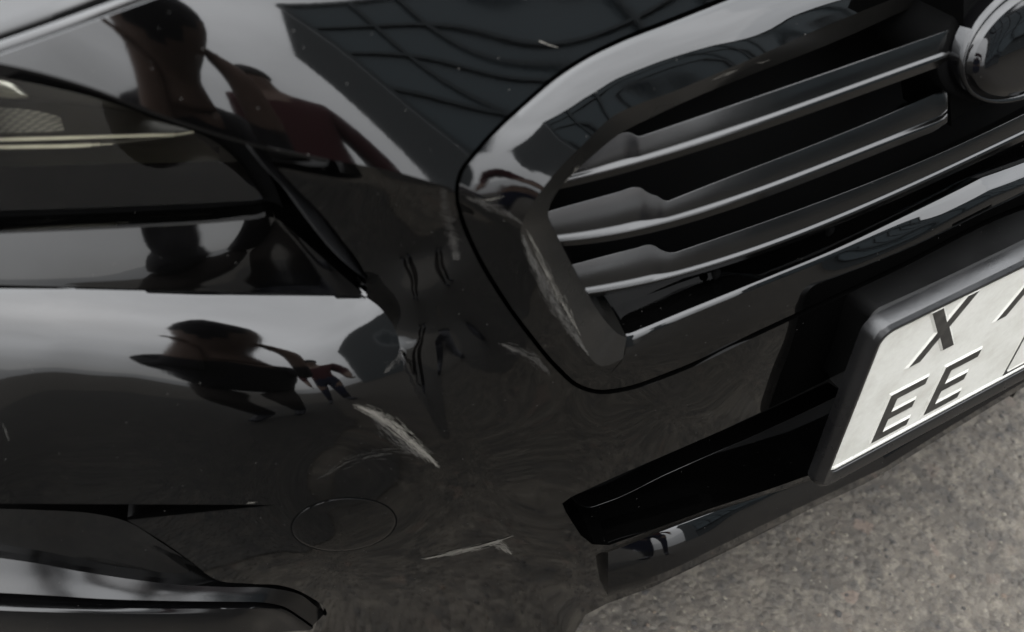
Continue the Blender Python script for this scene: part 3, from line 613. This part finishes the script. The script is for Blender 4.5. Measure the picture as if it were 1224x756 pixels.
# pod the emblem sits on
pod = smoothrows(np.stack([oval(1.12, .07), oval(1.12, .020), oval(1.06, .012), oval(.98, .012)]), 3)
part('emblem_surround', gridmesh('emblem_surround', pod), 'rubber', grille)
pl = A([(1147, -40), (1148, 20), (1146, 62), (1137, 88), (1134, 100), (1134, 150)]); p3d = un(pl[:, 0], pl[:, 1], -.045)
p3e = p3d+np.array([.012, .004, 0]); p3f = p3d+np.array([.10, .012, 0])
part('emblem_mount', gridmesh('emblem_mount', smoothrows(smoothcols([p3d+np.array([-.004, .04, 0]), p3d, p3e, p3f], 30), 3)), 'rubber', grille)

# --- lower intake inner rim and splitter lip
ir = smoothpoly(A([(678, 585), (684, 596), (692, 604), (704, 607), (722, 602), (800, 566), (870, 535), (930, 508), (1010, 470)]), 60)
i3 = un(ir[:, 0], ir[:, 1], FACE(ir[:, 0], ir[:, 1])-.022)
ir2 = ir+[0, -3.0]; ip_old = np.stack([FACE.at(smoothpoly(A([(672, 596), (676, 596), (683, 595), (695, 590), (712, 582), (790, 548), (860, 517), (920, 489), (1000, 449)]), 60))+nin(i3[:, 0])*.004, i3, i3+np.array([0, .03, -.002])])
ip = np.stack([un(ir2[:, 0], ir2[:, 1], FACE(ir[:, 0], ir[:, 1])-.030), i3, i3+np.array([0, .02, -.006])])
part('intake_rim', gridmesh('intake_rim', ip), 'gloss_plastic', bumper, bev=(.0008, 2, 30))
ib = smoothpoly(A([(672, 602), (694, 640), (712, 650), (728, 652), (850, 608), (985, 562), (1330, 395)]), 50); itp = smoothpoly(A([(672, 602), (676, 598), (683, 594), (700, 587), (800, 542), (985, 456), (1330, 285)]), 50)
bk2 = np.stack([FACE.at(itp)+nin(FACE.at(itp)[:, 0])*.05, FACE.at(ib)+nin(FACE.at(ib)[:, 0])*.05])
part('intake_backing', gridmesh('intake_backing', smoothrows(bk2, 4)), 'dark_cavity', bumper, sym=True)
l0p = A([(727, 652), (790, 629), (850, 607), (920, 584), (985, 561), (1100, 506), (1330, 394)])
LX = np.array([727, 760, 800, 850, 900, 950, 1000, 1060, 1120, 1220, 1330.0])
l3p = byx([(716, 708), (727, 705), (780, 690), (880, 643), (970, 600), (1040, 567), (1120, 530), (1330, 430)], LX); l0p = byx(l0p, LX)
l1p = l0p+(l3p-l0p)*.22; l2p = l0p+(l3p-l0p)*.6; l4p = l3p+[0, 8]
l0 = un(l0p[:, 0], l0p[:, 1], FACE(l0p[:, 0], l0p[:, 1])-.004)
l1 = tiltrow(l0, l1p, A([28, 34, 52, 61, 57, 44, 40, 40, 40, 40, 40])); l2 = tiltrow(l1, l2p, A([25, 28, 33, 37, 38, 37, 36, 36, 36, 36, 36])); l3 = tiltrow(l2, l3p, A([18, 20, 24, 29, 31, 31, 31, 31, 31, 31, 31])); l4 = tiltrow(l3, l4p, -8); l5 = l4+nin(l4[:, 0])*.05
lipg = smoothcols([l0+nin(l0[:, 0])*.03, l0, l1, l2, l3, l4, l5], 90)
lip = joinmesh('lower_lip', [smoothrows(lipg[1:5], 5), lipg[:2], lipg[4:]])
part('lower_lip', lip, 'car_paint', bumper, sym=True, smooth=30)
endcap = smoothrows(np.stack([lipg[1:6, 0], lipg[1:6, 0]+nin(lipg[1:6, 0, 0])*.02+np.array([-.002, 0, 0])]), 2)
part('lip_end', gridmesh('lip_end', endcap), 'car_paint', bumper)

# --- fog lamp trim, bottom corner
fx = lambda pts, off: un(A(pts)[:, 0], A(pts)[:, 1], off)
s0p = A([(-40, 662), (40, 673), (100, 684), (200, 698), (270, 702), (320, 703), (350, 708), (375, 723), (388, 734)])
s1p = A([(-40, 707), (40, 711), (120, 716), (200, 718.5), (270, 719.5), (315, 720.5), (335, 724), (360, 738), (374, 748)])
s1 = un(s1p[:, 0], s1p[:, 1], OB-.004-np.array([0, 0, 0, 0, .001, .003, .006, .012, .016])); s0 = tiltrow(s1, s0p, A([50, 50, 51, 52, 52, 50, 44, 36, 32])); sm = tiltrow(s1, (s0p+s1p)/2, A([54, 54, 55, 56, 56, 54, 46, 38, 34])); s0 = tiltrow(sm, s0p, A([47, 47, 48, 49, 48, 46, 40, 34, 30]))
s2 = s1+np.array([0, .010, -.004])
fog = part('fog_lamp_trim', joinmesh('fog_lamp_trim', [smoothrows(smoothcols([s0+np.array([0, .03, -.004]), s0], 80), 1), smoothrows(smoothcols([s0, sm, s1], 80), 4), smoothcols([s1, s2], 80)]), 'trim_satin', smooth=40, weld=1e-5, bev=(.0009, 2, 40))
c0p = A([(-40, 607.5), (50, 610), (110, 614), (152, 624), (193, 649), (229, 673), (262, 696)]); c1p = A([(-40, 640), (40, 643), (95, 646), (140, 652), (190, 668), (225, 682), (262, 697)]); c2p = A([(-40, 668), (40, 679), (100, 690), (150, 698), (200, 703), (240, 706), (275, 708)])
c2 = un(c2p[:, 0], c2p[:, 1], np.interp(c2p[:, 0], s0p[:, 0], offof(s0))-.003); c1 = tiltrow(c2, c1p, A([24, 18, 14, 12, 12, 12, 12])); c0 = tiltrow(c1, c0p, A([10, 6, 4, 2, 0, 0, 0]))
part('trim_panel', gridmesh('trim_panel', np.concatenate([smoothcols([c0+nin(c0[:, 0])*.03+np.array([0, 0, -.004]), c0], 60)[:1], smoothrows(smoothcols([c0, c1, c2], 60), 5)])), 'gloss_plastic', fog)
t0p = s1p+[0, 3.5]; t1p = A([(-40, 724), (40, 727), (120, 729), (200, 730), (262, 730), (300, 731), (318, 734), (335, 745), (345, 755)]); t2p = A([(-40, 738), (40, 741), (120, 744), (200, 745), (250, 746), (285, 747), (300, 749), (312, 757), (320, 763)]); t3p = t2p+[0, 50]
t0 = un(t0p[:, 0], t0p[:, 1], np.interp(t0p[:, 0], s1p[:, 0], offof(s1))-.003); t1 = tiltrow(t0, t1p, A([60, 60, 56, 40, 34, 30, 26, 24, 20])); t1 = un(t1p[:, 0], t1p[:, 1], offof(t0)+A([.010, .010, .009, .006, .005, .004, .003, .002, .002])); t2 = un(t2p[:, 0], t2p[:, 1], offof(t1)+.003); t3 = un(t3p[:, 0], t3p[:, 1], offof(t2)-.004)
part('fog_lamp_strip', gridmesh('fog_lamp_strip', smoothrows(smoothcols([t0+np.array([0, .02, 0]), t0, t1, t2, t3], 80), 4)), 'trim_satin', fog)

# --- towing eye cover: oval joint set in the bumper
an = np.linspace(0, 2*math.pi, 81)
ov = np.stack([411+62*np.cos(an)*math.cos(.09)+31*np.sin(an)*math.sin(.09), 627-62*np.cos(an)*math.sin(.09)+31*np.sin(an)*math.cos(.09)], -1)
bvh = None
def cast(pxy, objs, lift=.0):
    out = []
    dg_ = bpy.context.evaluated_depsgraph_get()
    for q in np.atleast_2d(pxy):
        d = Vector(rays(q[0], q[1])).normalized(); best = None
        for b_ in objs:
            h = b_.ray_cast(Vector(CAM), d)
            if h[0] is not None and (best is None or h[3] < best[3]): best = h
        if best is None: out.append(None); continue
        n = best[1] if best[1].dot(d) < 0 else -best[1]
        out.append(np.array(best[0]+n*lift))
    return out
def bvh_of(o):
    bm = bmesh.new(); bm.from_mesh(o.data); b = BVHTree.FromBMesh(bm); bm.free(); return b
BB = bvh_of(bumper); BG = bvh_of(grille); BI = bvh_of(fi)
def ringat(k, lift): return np.array(cast((ov-[411, 627])*k+[411, 627], [BB], lift))
ctr = np.array(cast([(411, 627)], [BB], .0007)[0])
cover_rows = [ringat(1.0, .0002), ringat(.988, .0005), ringat(.94, .0006), ringat(.6, .0006), ringat(.3, .0006), np.repeat(ctr[None], 81, 0)]
part('tow_eye_cover', gridmesh('tow_eye_cover', np.stack(cover_rows)), 'car_paint', bumper, smooth=60, weld=1e-5)
gring = np.stack([ringat(1.030, .00015), ringat(1.015, .00025), ringat(1.0, .0002)])
part('cover_joint', gridmesh('cover_joint', gring), 'rubber', bumper, weld=1e-6)

# --- wing running back from the bumper, and the other half of the nose
lx = lambda ys: np.stack([np.full(len(ys), -38.0), np.array(ys, float)], -1)
prof = np.vstack([UP.at(A([(-15, 71.8)])), LENS.at(lx([95, 130, 180, 230, 262])), LD[::-1][1::6, 0], FSIDE.at(lx([345, 355, 368, 382, 396, 410, 424, 440, 470, 510, 560, 600])), c0[:1], c1[:1], s0[:1], sm[:1], s1[:1], t1[:1], t2[:1], t3[:1]])
po = offof(prof); wing = []
for st_ in np.linspace(.0, .29, 9):
    xx = prof[:, 0]-st_-.002; wing.append(np.stack([xx, PLAN(xx)-po, prof[:, 2]+.03*st_], -1))
part('front_wing', gridmesh('front_wing', np.stack(wing)), 'car_paint', smooth=45)
def flip(o, parent):
    me = o.data.copy()
    for v_ in me.vertices: v_.co.x = -v_.co.x
    me.flip_normals(); n = bpy.data.objects.new(o.name.split('.')[0], me); COL.objects.link(n); n.parent = parent
    for md in o.modifiers:
        if md.type == 'BEVEL': bevel(n, md.width, md.segments, math.degrees(md.angle_limit))
    return n
hl2 = empty('headlight', (0, 0, 0)); hl2.parent = car
for o in [c for c in bpy.data.objects if c.parent == headlight]: flip(o, hl2)
fog2 = flip(fog, car)
for o in [c for c in bpy.data.objects if c.parent == fog]: flip(o, fog2)
for nm_ in ('headlight_fin', 'fin_backing', 'fin_recess', 'front_wing', 'headlight_ledge', 'edge_bead', 'lip_end', 'frame_inner_edge', 'slat', 'slat.001', 'emblem_mount'):
    o = bpy.data.objects[nm_]; flip(o, o.parent)
# --- scrapes: bundles of thin scored slivers in the lacquer
def slivers(name, path, width, n, ln, wd, mat, objs, parent, jitter=.25, along=True, lift=.0004, ang=None):
    P_ = smoothpoly(A(path), 60); T_ = np.gradient(P_, axis=0); T_ /= np.linalg.norm(T_, axis=1, keepdims=True); vs_, fs_ = [], []
    for _ in range(int(n*1.7)):
        i = rng.integers(0, 60); wloc = width*math.sin(math.pi*min(.98, max(.06, i/59)))**.7
        t_ = T_[i] if ang is None else np.array([math.cos(ang), math.sin(ang)])
        nrm = np.array([-T_[i][1], T_[i][0]]); a_ = rng.normal(0, jitter*.55); t_ = np.array([t_[0]*math.cos(a_)-t_[1]*math.sin(a_), t_[0]*math.sin(a_)+t_[1]*math.cos(a_)])
        c = P_[i]+nrm*rng.normal(0, .45)*wloc; L = ln*rng.uniform(.3, 1.2); w_ = wd*.32*rng.uniform(.4, 1.3); n2 = np.array([-t_[1], t_[0]])
        k_ = rng.uniform(.3, 1); q = [c-t_*L/2-n2*w_/2*k_, c+t_*L/2-n2*w_/2, c+t_*L/2+n2*w_/2*k_, c-t_*L/2+n2*w_/2]
        h = cast(q, objs, lift)
        if any(x is None for x in h): continue
        h = np.array(h)
        if np.ptp(h@cF) > .03: continue
        b_ = len(vs_); vs_ += list(h); fs_.append((b_, b_+1, b_+2, b_+3))
    if not fs_: return None
    me_ = mesh(name, vs_, fs_); return link(name, me_, mat, parent, smooth=0)
sc = lambda *a, **k: slivers('scrape', *a, **k)
sc([(430, 487), (452, 497), (478, 515), (500, 535), (520, 554)], 9, 260, 16, 1.1, 'scrape', [BB], bumper, jitter=.16)
sc([(445, 495), (470, 520), (500, 545)], 12, 120, 12, .8, 'scrape_pale', [BB], bumper, jitter=.3)
sc([(384, 570), (405, 557), (440, 546), (480, 541), (505, 543)], 9, 30, 22, .6, 'scrape_pale', [BB], bumper, jitter=.12)
sc([(516, 666), (545, 660), (575, 653), (600, 645)], 3.5, 70, 26, .9, 'scrape', [BB], bumper, jitter=.06)
sc([(585, 650), (596, 650), (610, 661)], 7, 70, 9, 1.0, 'scrape', [BB], bumper, jitter=.2)
sc([(602, 412), (620, 420), (640, 430), (655, 444)], 7, 70, 13, .8, 'scrape_pale', [BB], bumper, jitter=.3)
sc([(530, 225), (533, 250), (540, 280), (546, 310)], 8, 200, 9, .6, 'scrape_pale', [BB], bumper, jitter=.3, ang=.1)
sc([(460, 445), (470, 435), (482, 420)], 6, 40, 6, .6, 'scrape_pale', [BB], bumper, jitter=.5)
sc([(625, 285), (640, 322), (658, 358), (682, 395), (700, 420)], 7, 420, 11, .7, 'scrape_pale', [BG, BI], grille, jitter=.18)
sc([(632, 280), (650, 320), (668, 355), (690, 395)], 5, 90, 14, .8, 'scrape', [BG, BI], grille, jitter=.12)
sc([(560, 236), (585, 246), (612, 258), (624, 268)], 6, 90, 12, .6, 'scrape_pale', [BG], grille, jitter=.35)
sc([(575, 239), (588, 238), (598, 236)], 1.2, 14, 10, .8, 'scrape', [BG], grille, jitter=.05)
sc([(676, 216), (684, 208), (690, 200)], 3, 20, 8, .9, 'scrape', [BG, BI], grille, jitter=.2)
sc([(852, 95), (866, 89), (880, 84)], 2.2, 22, 8, .9, 'scrape', [BG, BI], grille, jitter=.1)
sc([(905, 75), (912, 74), (918, 72)], 1.5, 8, 5, .9, 'scrape', [BG, BI], grille, jitter=.1)
sc([(4, 508), (7, 515), (10, 524)], 1.5, 12, 8, 1.0, 'scrape_pale', [BB], bumper, jitter=.1)
sc([(646, 50), (654, 53), (662, 56)], 1.5, 12, 8, 1.2, 'scrape', [BB], bumper, jitter=.08)
sc([(294, 601), (300, 601), (306, 600)], 1.0, 8, 6, 1.0, 'scrape', [BB], bumper, jitter=.05)

# --- number plate holder, plate, raised characters
HY = -.028
def rrect(x0, x1, z0, z1, r, y, n=6):
    out = []
    for cx, cz, a0 in ((x1-r, z1-r, 0), (x0+r, z1-r, 90), (x0+r, z0+r, 180), (x1-r, z0+r, 270)):
        for i in range(n+1):
            a = math.radians(a0+90*i/n); out.append((cx+r*math.cos(a), y, cz+r*math.sin(a)))
    return np.array(out+out[:1])
x0, x1, z0, z1 = -.1415, .1415, .3695, .5345
rows = [rrect(x0-.007, x1+.007, z0-.020, z1+.008, .013, HY+.010), rrect(x0-.0075, x1+.0075, z0-.0205, z1+.0085, .013, HY+.004), rrect(x0-.0068, x1+.0068, z0-.0195, z1+.0075, .013, HY-.002), rrect(x0-.0045, x1+.0045, z0-.015, z1+.0045, .012, HY-.0055), rrect(x0-.002, x1+.002, z0-.003, z1+.002, .011, HY-.0055), rrect(x0, x1, z0, z1, .010, HY-.004), rrect(x0, x1, z0, z1, .010, HY+.002)]
hold = part('number_plate_holder', gridmesh('number_plate_holder', np.stack(rows)), 'holder_plastic', smooth=50, bev=(.0008, 2, 30))
bb = rrect(x0-.007, x1+.007, z0-.020, z1+.008, .013, HY+.010)[:-1]
part('holder_back', mesh('holder_back', bb, [tuple(range(len(bb)))]), 'matte_plastic', hold, smooth=0)
xb2 = [rrect(-.10, .10, .40, .50, .01, HY+.010), rrect(-.10, .10, .40, .50, .01, .06)]
part('holder_bracket', gridmesh('holder_bracket', np.stack(xb2)), 'matte_plastic', hold)
pr = rrect(x0-.001, x1+.001, z0-.001, z1+.001, .010, HY-.001)[:-1]
rim_r = [rrect(x0-.001, x1+.001, z0-.001, z1+.001, .010, HY-.001), rrect(x0+.0005, x1-.0005, z0+.0008, z1-.0005, .009, HY-.0024), rrect(x0+.002, x1-.002, z0+.0026, z1-.002, .008, HY-.0024), rrect(x0+.003, x1-.003, z0+.0038, z1-.003, .008, HY-.0012)]
c_ = rrect(x0+.003, x1-.003, z0+.0038, z1-.003, .008, HY-.0012)[:-1]
plate = part('number_plate', joinmesh('number_plate', [np.stack(rim_r), (c_, [tuple(range(len(c_)))])]), 'plate_white', smooth=30, weld=1e-5)
PY_ = HY-.0012
def offset_poly(p, d):
    p = np.asarray(p, float); n = len(p); out = []
    area = sum(p[i, 0]*p[(i+1) % n, 1]-p[(i+1) % n, 0]*p[i, 1] for i in range(n))
    s_ = 1 if area > 0 else -1
    for i in range(n):
        a, b, c = p[i-1], p[i], p[(i+1) % n]; e1_ = (b-a)/np.linalg.norm(b-a); e2_ = (c-b)/np.linalg.norm(c-b)
        n1 = s_*np.array([e1_[1], -e1_[0]]); n2 = s_*np.array([e2_[1], -e2_[0]]); bis = n1+n2; bis /= np.linalg.norm(bis); k = min(2.2, 1/max(.3, bis@n1)); out.append(b+bis*d*k)
    return np.array(out)
def character(poly, name='character', raised=.0013, mat='plate_ink'):
    p = np.asarray(poly, float); base = offset_poly(p, .0022); top = p; cap = offset_poly(p, -.0003)
    y = lambda q, dy: np.stack([q[:, 0], np.full(len(q), PY_+dy), q[:, 1]], -1)
    n = len(p); ring_ = lambda a, b: (np.vstack([a, b]), [(i, (i+1) % n, n+(i+1) % n, n+i) for i in range(n)])
    eo_ = part('emboss', joinmesh('emboss', [ring_(y(base, .0002), y(top, -raised))]), 'plate_white', plate, smooth=0)
    me_ = joinmesh(name, [ring_(y(top, -raised), y(cap, -raised-.0002)), (y(cap, -raised-.0002), [tuple(range(n))])])
    return part(name, me_, mat, plate, smooth=0)
def E_poly(x, z, w, h, s):
    m0 = z+h/2-s/2; return [(x, z), (x+w, z), (x+w, z+s), (x+s*1.05, z+s), (x+s*1.05, m0), (x+w*.9, m0), (x+w*.9, m0+s), (x+s*1.05, m0+s), (x+s*1.05, z+h-s), (x+w, z+h-s), (x+w, z+h), (x, z+h)]
def X_poly(x, z, w, h, s):
    cx, cz = x+w/2, z+h/2; k = s*1.15; g_ = s*.62; hv = s*.85
    return [(x, z), (x+k, z), (cx, cz-hv), (x+w-k, z), (x+w, z), (cx+g_, cz), (x+w, z+h), (x+w-k, z+h), (cx, cz+hv), (x+k, z+h), (x, z+h), (cx-g_, cz)]
def onplate(px_, py_):
    d = rays(px_, py_); t_ = (PY_-.0013-CAM[1])/d[1]; p = CAM+t_*d; return p[0], p[2]
character(X_poly(-.0915, .4715, .047, .058, .0098))['label'] = 'raised black letter X'
character(E_poly(-.0985, .3815, .0395, .061, .0092))['label'] = 'raised black letter E'
character(E_poly(-.0400, .3815, .0395, .061, .0092))['label'] = 'raised black letter E'
vx, vz = onplate(1191, 384)
character([(vx, vz), (vx+.0105, vz), (vx+.045, vz+.061), (vx+.045, vz+.070), (vx-.001, vz+.070), (vx-.001, vz+.0605), (vx+.033, vz+.0605)])['label'] = 'raised black digit 7'
ux, uz = onplate(1204, 443)
character([(ux-.0014, z0+.0045), (ux+.071, z0+.0045), (ux+.071, z0+.0075), (ux+.004, z0+.0075), (ux+.0014, z0+.011), (ux+.0014, .452), (ux-.0014, .452)], 'divider', .0005)

# ------------------------------------------------------------------ things that only the paint shows: people and the building opposite
def person(name, label, joints, edges, loc, paint, hair=True):
    me = bpy.data.meshes.new(name); names = list(joints)
    me.from_pydata([joints[k][:3] for k in names], [], [(names.index(a), names.index(b)) for a, b in edges])
    o = bpy.data.objects.new(name, me); COL.objects.link(o)
    sk = o.modifiers.new('skin', 'SKIN'); sk.use_smooth_shade = True
    for i, k in enumerate(names):
        r_ = joints[k][3]; me.skin_vertices[0].data[i].radius = (r_, r_) if not isinstance(r_, tuple) else r_
        me.skin_vertices[0].data[i].use_root = (k == 'pelvis')
    ss = o.modifiers.new('sub', 'SUBSURF'); ss.levels = 2; ss.render_levels = 2
    dg_ = bpy.context.evaluated_depsgraph_get(); m2 = bpy.data.meshes.new_from_object(o.evaluated_get(dg_))
    bpy.data.objects.remove(o); o = bpy.data.objects.new(name, m2); COL.objects.link(o); m2.materials.clear()
    ms_ = []
    for key in paint['order']: m2.materials.append(MATS[key]); ms_.append(key)
    P3 = np.array([joints[k][:3] for k in names])
    for f in m2.polygons:
        k = names[int(np.argmin(((P3-np.array(f.center))**2).sum(1)))]
        f.material_index = ms_.index(paint['map'](k)); f.use_smooth = True
    o.location = loc; o['label'] = label; o['category'] = 'person'
    if hair:
        h = np.array(joints['head'][:3]); u = np.linspace(0, 2*math.pi, 17); w_ = np.linspace(0, 1.75, 8)
        cap_ = h+np.array([.005, -.012, .03])+np.stack([.092*np.outer(np.sin(w_), np.cos(u)), .105*np.outer(np.sin(w_), np.sin(u)), .098*np.outer(np.cos(w_), np.ones(17))], -1)
        hp = part('hair', gridmesh('hair', cap_), 'hair', o); 
    return o
def hand(J, E_, side, wrist, fwd, out, s=1.0):
    w = np.array(wrist); f = np.array(fwd, float); f /= np.linalg.norm(f); q = np.array(out, float); q /= np.linalg.norm(q); up = np.cross(q, f)
    J[side+'palm'] = (*(w+f*.05), .022); E_.append((side+'wrist', side+'palm'))
    for i, (l, s_) in enumerate(((.072, -.030), (.080, -.010), (.076, .010), (.060, .028))):
        b = w+f*.085+q*s_; J[f'{side}f{i}a'] = (*b, .0095); J[f'{side}f{i}b'] = (*(b+f*l*.5-up*.006), .0085); J[f'{side}f{i}c'] = (*(b+f*l*.8-up*.028), .0075)
        E_.extend([(side+'palm', f'{side}f{i}a'), (f'{side}f{i}a', f'{side}f{i}b'), (f'{side}f{i}b', f'{side}f{i}c')])
    t_ = w+f*.03-q*.045; J[side+'ta'] = (*t_, .011); J[side+'tb'] = (*(t_+f*.035-q*.012-up*.01), .009); E_.extend([(side+'palm', side+'ta'), (side+'ta', side+'tb')])
# photographer: crouched forward behind the camera, arms raised; local frame, +y towards the car
PB = np.array([-.93, -1.05, 0])                     # between the feet
W_ = lambda x, y, z, r: (x-PB[0], y-PB[1], z, r)
J = {'pelvis': W_(-.91, -1.03, .67, .14), 'belly': W_(-.83, -.87, .78, .13), 'chest': W_(-.73, -.68, .90, .14), 'neck': W_(-.645, -.575, 1.06, .06), 'head': W_(-.555, -.45, 1.21, .10), 'crown': W_(-.49, -.365, 1.31, .092)}
E_ = [('pelvis', 'belly'), ('belly', 'chest'), ('chest', 'neck'), ('neck', 'head'), ('head', 'crown')]
SH = {'l': (W_(-.87, -.66, .92, .065), W_(-.80, -.58, .82, .045), W_(-.685, -.50, 1.05, .032), (.15, .1, .6)), 'r': (W_(-.58, -.73, .95, .065), W_(-.53, -.66, .84, .045), W_(-.485, -.53, 1.07, .032), (-.12, .1, .6))}
LG = {'l': (W_(-.99, -1.02, .62, .10), W_(-1.0, -.90, .40, .066), W_(-1.02, -1.12, .09, .045), W_(-1.03, -.96, .035, .036)), 'r': (W_(-.84, -1.06, .62, .10), W_(-.82, -.95, .40, .066), W_(-.86, -1.17, .09, .045), W_(-.84, -1.01, .035, .036))}
for s_ in 'lr':
    J.update({s_+'sh': SH[s_][0], s_+'el': SH[s_][1], s_+'wrist': SH[s_][2], s_+'hip': LG[s_][0], s_+'knee': LG[s_][1], s_+'ankle': LG[s_][2], s_+'toe': LG[s_][3]})
    E_ += [('chest', s_+'sh'), (s_+'sh', s_+'el'), (s_+'el', s_+'wrist'), ('pelvis', s_+'hip'), (s_+'hip', s_+'knee'), (s_+'knee', s_+'ankle'), (s_+'ankle', s_+'toe')]
    hand(J, E_, s_, J[s_+'wrist'][:3], SH[s_][3], (0, .9, -.15))
def pm(k):
    if k in ('head', 'crown'): return 'dark_cloth'
    if k == 'neck' or k[1:] in ('wrist', 'palm', 'ta', 'tb') or (len(k) > 2 and k[1] == 'f'): return 'skin'
    if k[1:] in ('knee', 'hip') or k == 'pelvis': return 'brown_cloth'
    if k[1:] in ('ankle', 'toe'): return 'shoe'
    return 'dark_cloth'
ph = person('person', 'person in dark hooded jacket bending forward with raised hands, mirrored in the black paint', J, E_, tuple(PB), {'order': ['skin', 'brown_cloth', 'shoe', 'dark_cloth'], 'map': pm})
# bystander in a red jacket
J = {'pelvis': (0, 0, .95, .145), 'belly': (0, .0, 1.12, .14), 'chest': (0, 0, 1.32, .16), 'neck': (0, 0, 1.49, .06), 'head': (0, .02, 1.61, .088), 'crown': (0, .02, 1.68, .07)}
E_ = [('pelvis', 'belly'), ('belly', 'chest'), ('chest', 'neck'), ('neck', 'head'), ('head', 'crown')]
for s_, sgn in (('l', -1), ('r', 1)):
    J.update({s_+'sh': (sgn*.19, 0, 1.40, .075), s_+'el': (sgn*.27, -.02, 1.12, .052), s_+'wrist': (sgn*.27, .08, .88, .034), s_+'hip': (sgn*.10, 0, .88, .105), s_+'knee': (sgn*.11, .02, .48, .068), s_+'ankle': (sgn*.12, -.02, .09, .045), s_+'toe': (sgn*.14, .14, .035, .036)})
    E_ += [('chest', s_+'sh'), (s_+'sh', s_+'el'), (s_+'el', s_+'wrist'), ('pelvis', s_+'hip'), (s_+'hip', s_+'knee'), (s_+'knee', s_+'ankle'), (s_+'ankle', s_+'toe')]
    hand(J, E_, s_, J[s_+'wrist'][:3], (0, .25, -1), (0, 1, .2))
def pm2(k):
    if k in ('head', 'crown', 'neck') or k[1:] in ('wrist', 'palm', 'ta', 'tb') or (len(k) > 2 and k[1] == 'f'): return 'skin'
    if k[1:] in ('knee', 'hip') or k == 'pelvis': return 'blue_cloth'
    if k[1:] in ('ankle', 'toe'): return 'shoe'
    return 'red_cloth'
person('person', 'standing person in red jacket and blue trousers, mirrored in the black paint', J, E_, (-.38, -1.75, 0), {'order': ['skin', 'blue_cloth', 'shoe', 'red_cloth'], 'map': pm2})
# glass fronted building
bx0, bx1, by0, bz1 = 2.2, 34.0, -7.0, 7.5
bld = empty('glass_building', (8, by0-2, 0), 'grey green glass fronted building mirrored in the black paint', 'building')
def boxm(name, a, b):
    bm = bmesh.new(); bmesh.ops.create_cube(bm, size=1)
    for v_ in bm.verts: v_.co = Vector([(a[i]+b[i])/2+v_.co[i]*(b[i]-a[i]) for i in range(3)])
    me = bpy.data.meshes.new(name); bm.to_mesh(me); bm.free(); return me
def bpart(name, a, b, mat):
    o = link(name, boxm(name, [a[0]-8, a[1]-by0+2, a[2]], [b[0]-8, b[1]-by0+2, b[2]]), mat, bld, smooth=0); return o
bpart('wall', (bx0, by0-4, 0), (bx1, by0-.12, bz1), 'concrete')
nx, nz = 26, 6; dx = (bx1-bx0)/nx; dz = (bz1-.9)/nz
pm_ = boxm('window_pane', (-dx/2+.06, -.02, -dz/2+.06), (dx/2-.06, .02, dz/2-.06)); pm_.materials.append(MATS['facade_glass'])
for i in range(nx):
    for j in range(nz):
        o = bpy.data.objects.new('window_pane', pm_); COL.objects.link(o); o.parent = bld; o.location = (bx0+dx*(i+.5)-8, 2-.06, .9+dz*(j+.5))
mm_ = boxm('mullion', (-.05, -.06, -bz1/2+.45), (.05, .06, bz1/2-.45)); mm_.materials.append(MATS['mullion'])
for i in range(nx+1):
    o = bpy.data.objects.new('mullion', mm_); COL.objects.link(o); o.parent = bld; o.location = (bx0+dx*i-8, 2, bz1/2+.45)
mt_ = boxm('transom', (-(bx1-bx0)/2, -.05, -.05), ((bx1-bx0)/2, .05, .05)); mt_.materials.append(MATS['mullion'])
for j in range(nz+1):
    o = bpy.data.objects.new('transom', mt_); COL.objects.link(o); o.parent = bld; o.location = ((bx0+bx1)/2-8, 2, .9+dz*j)
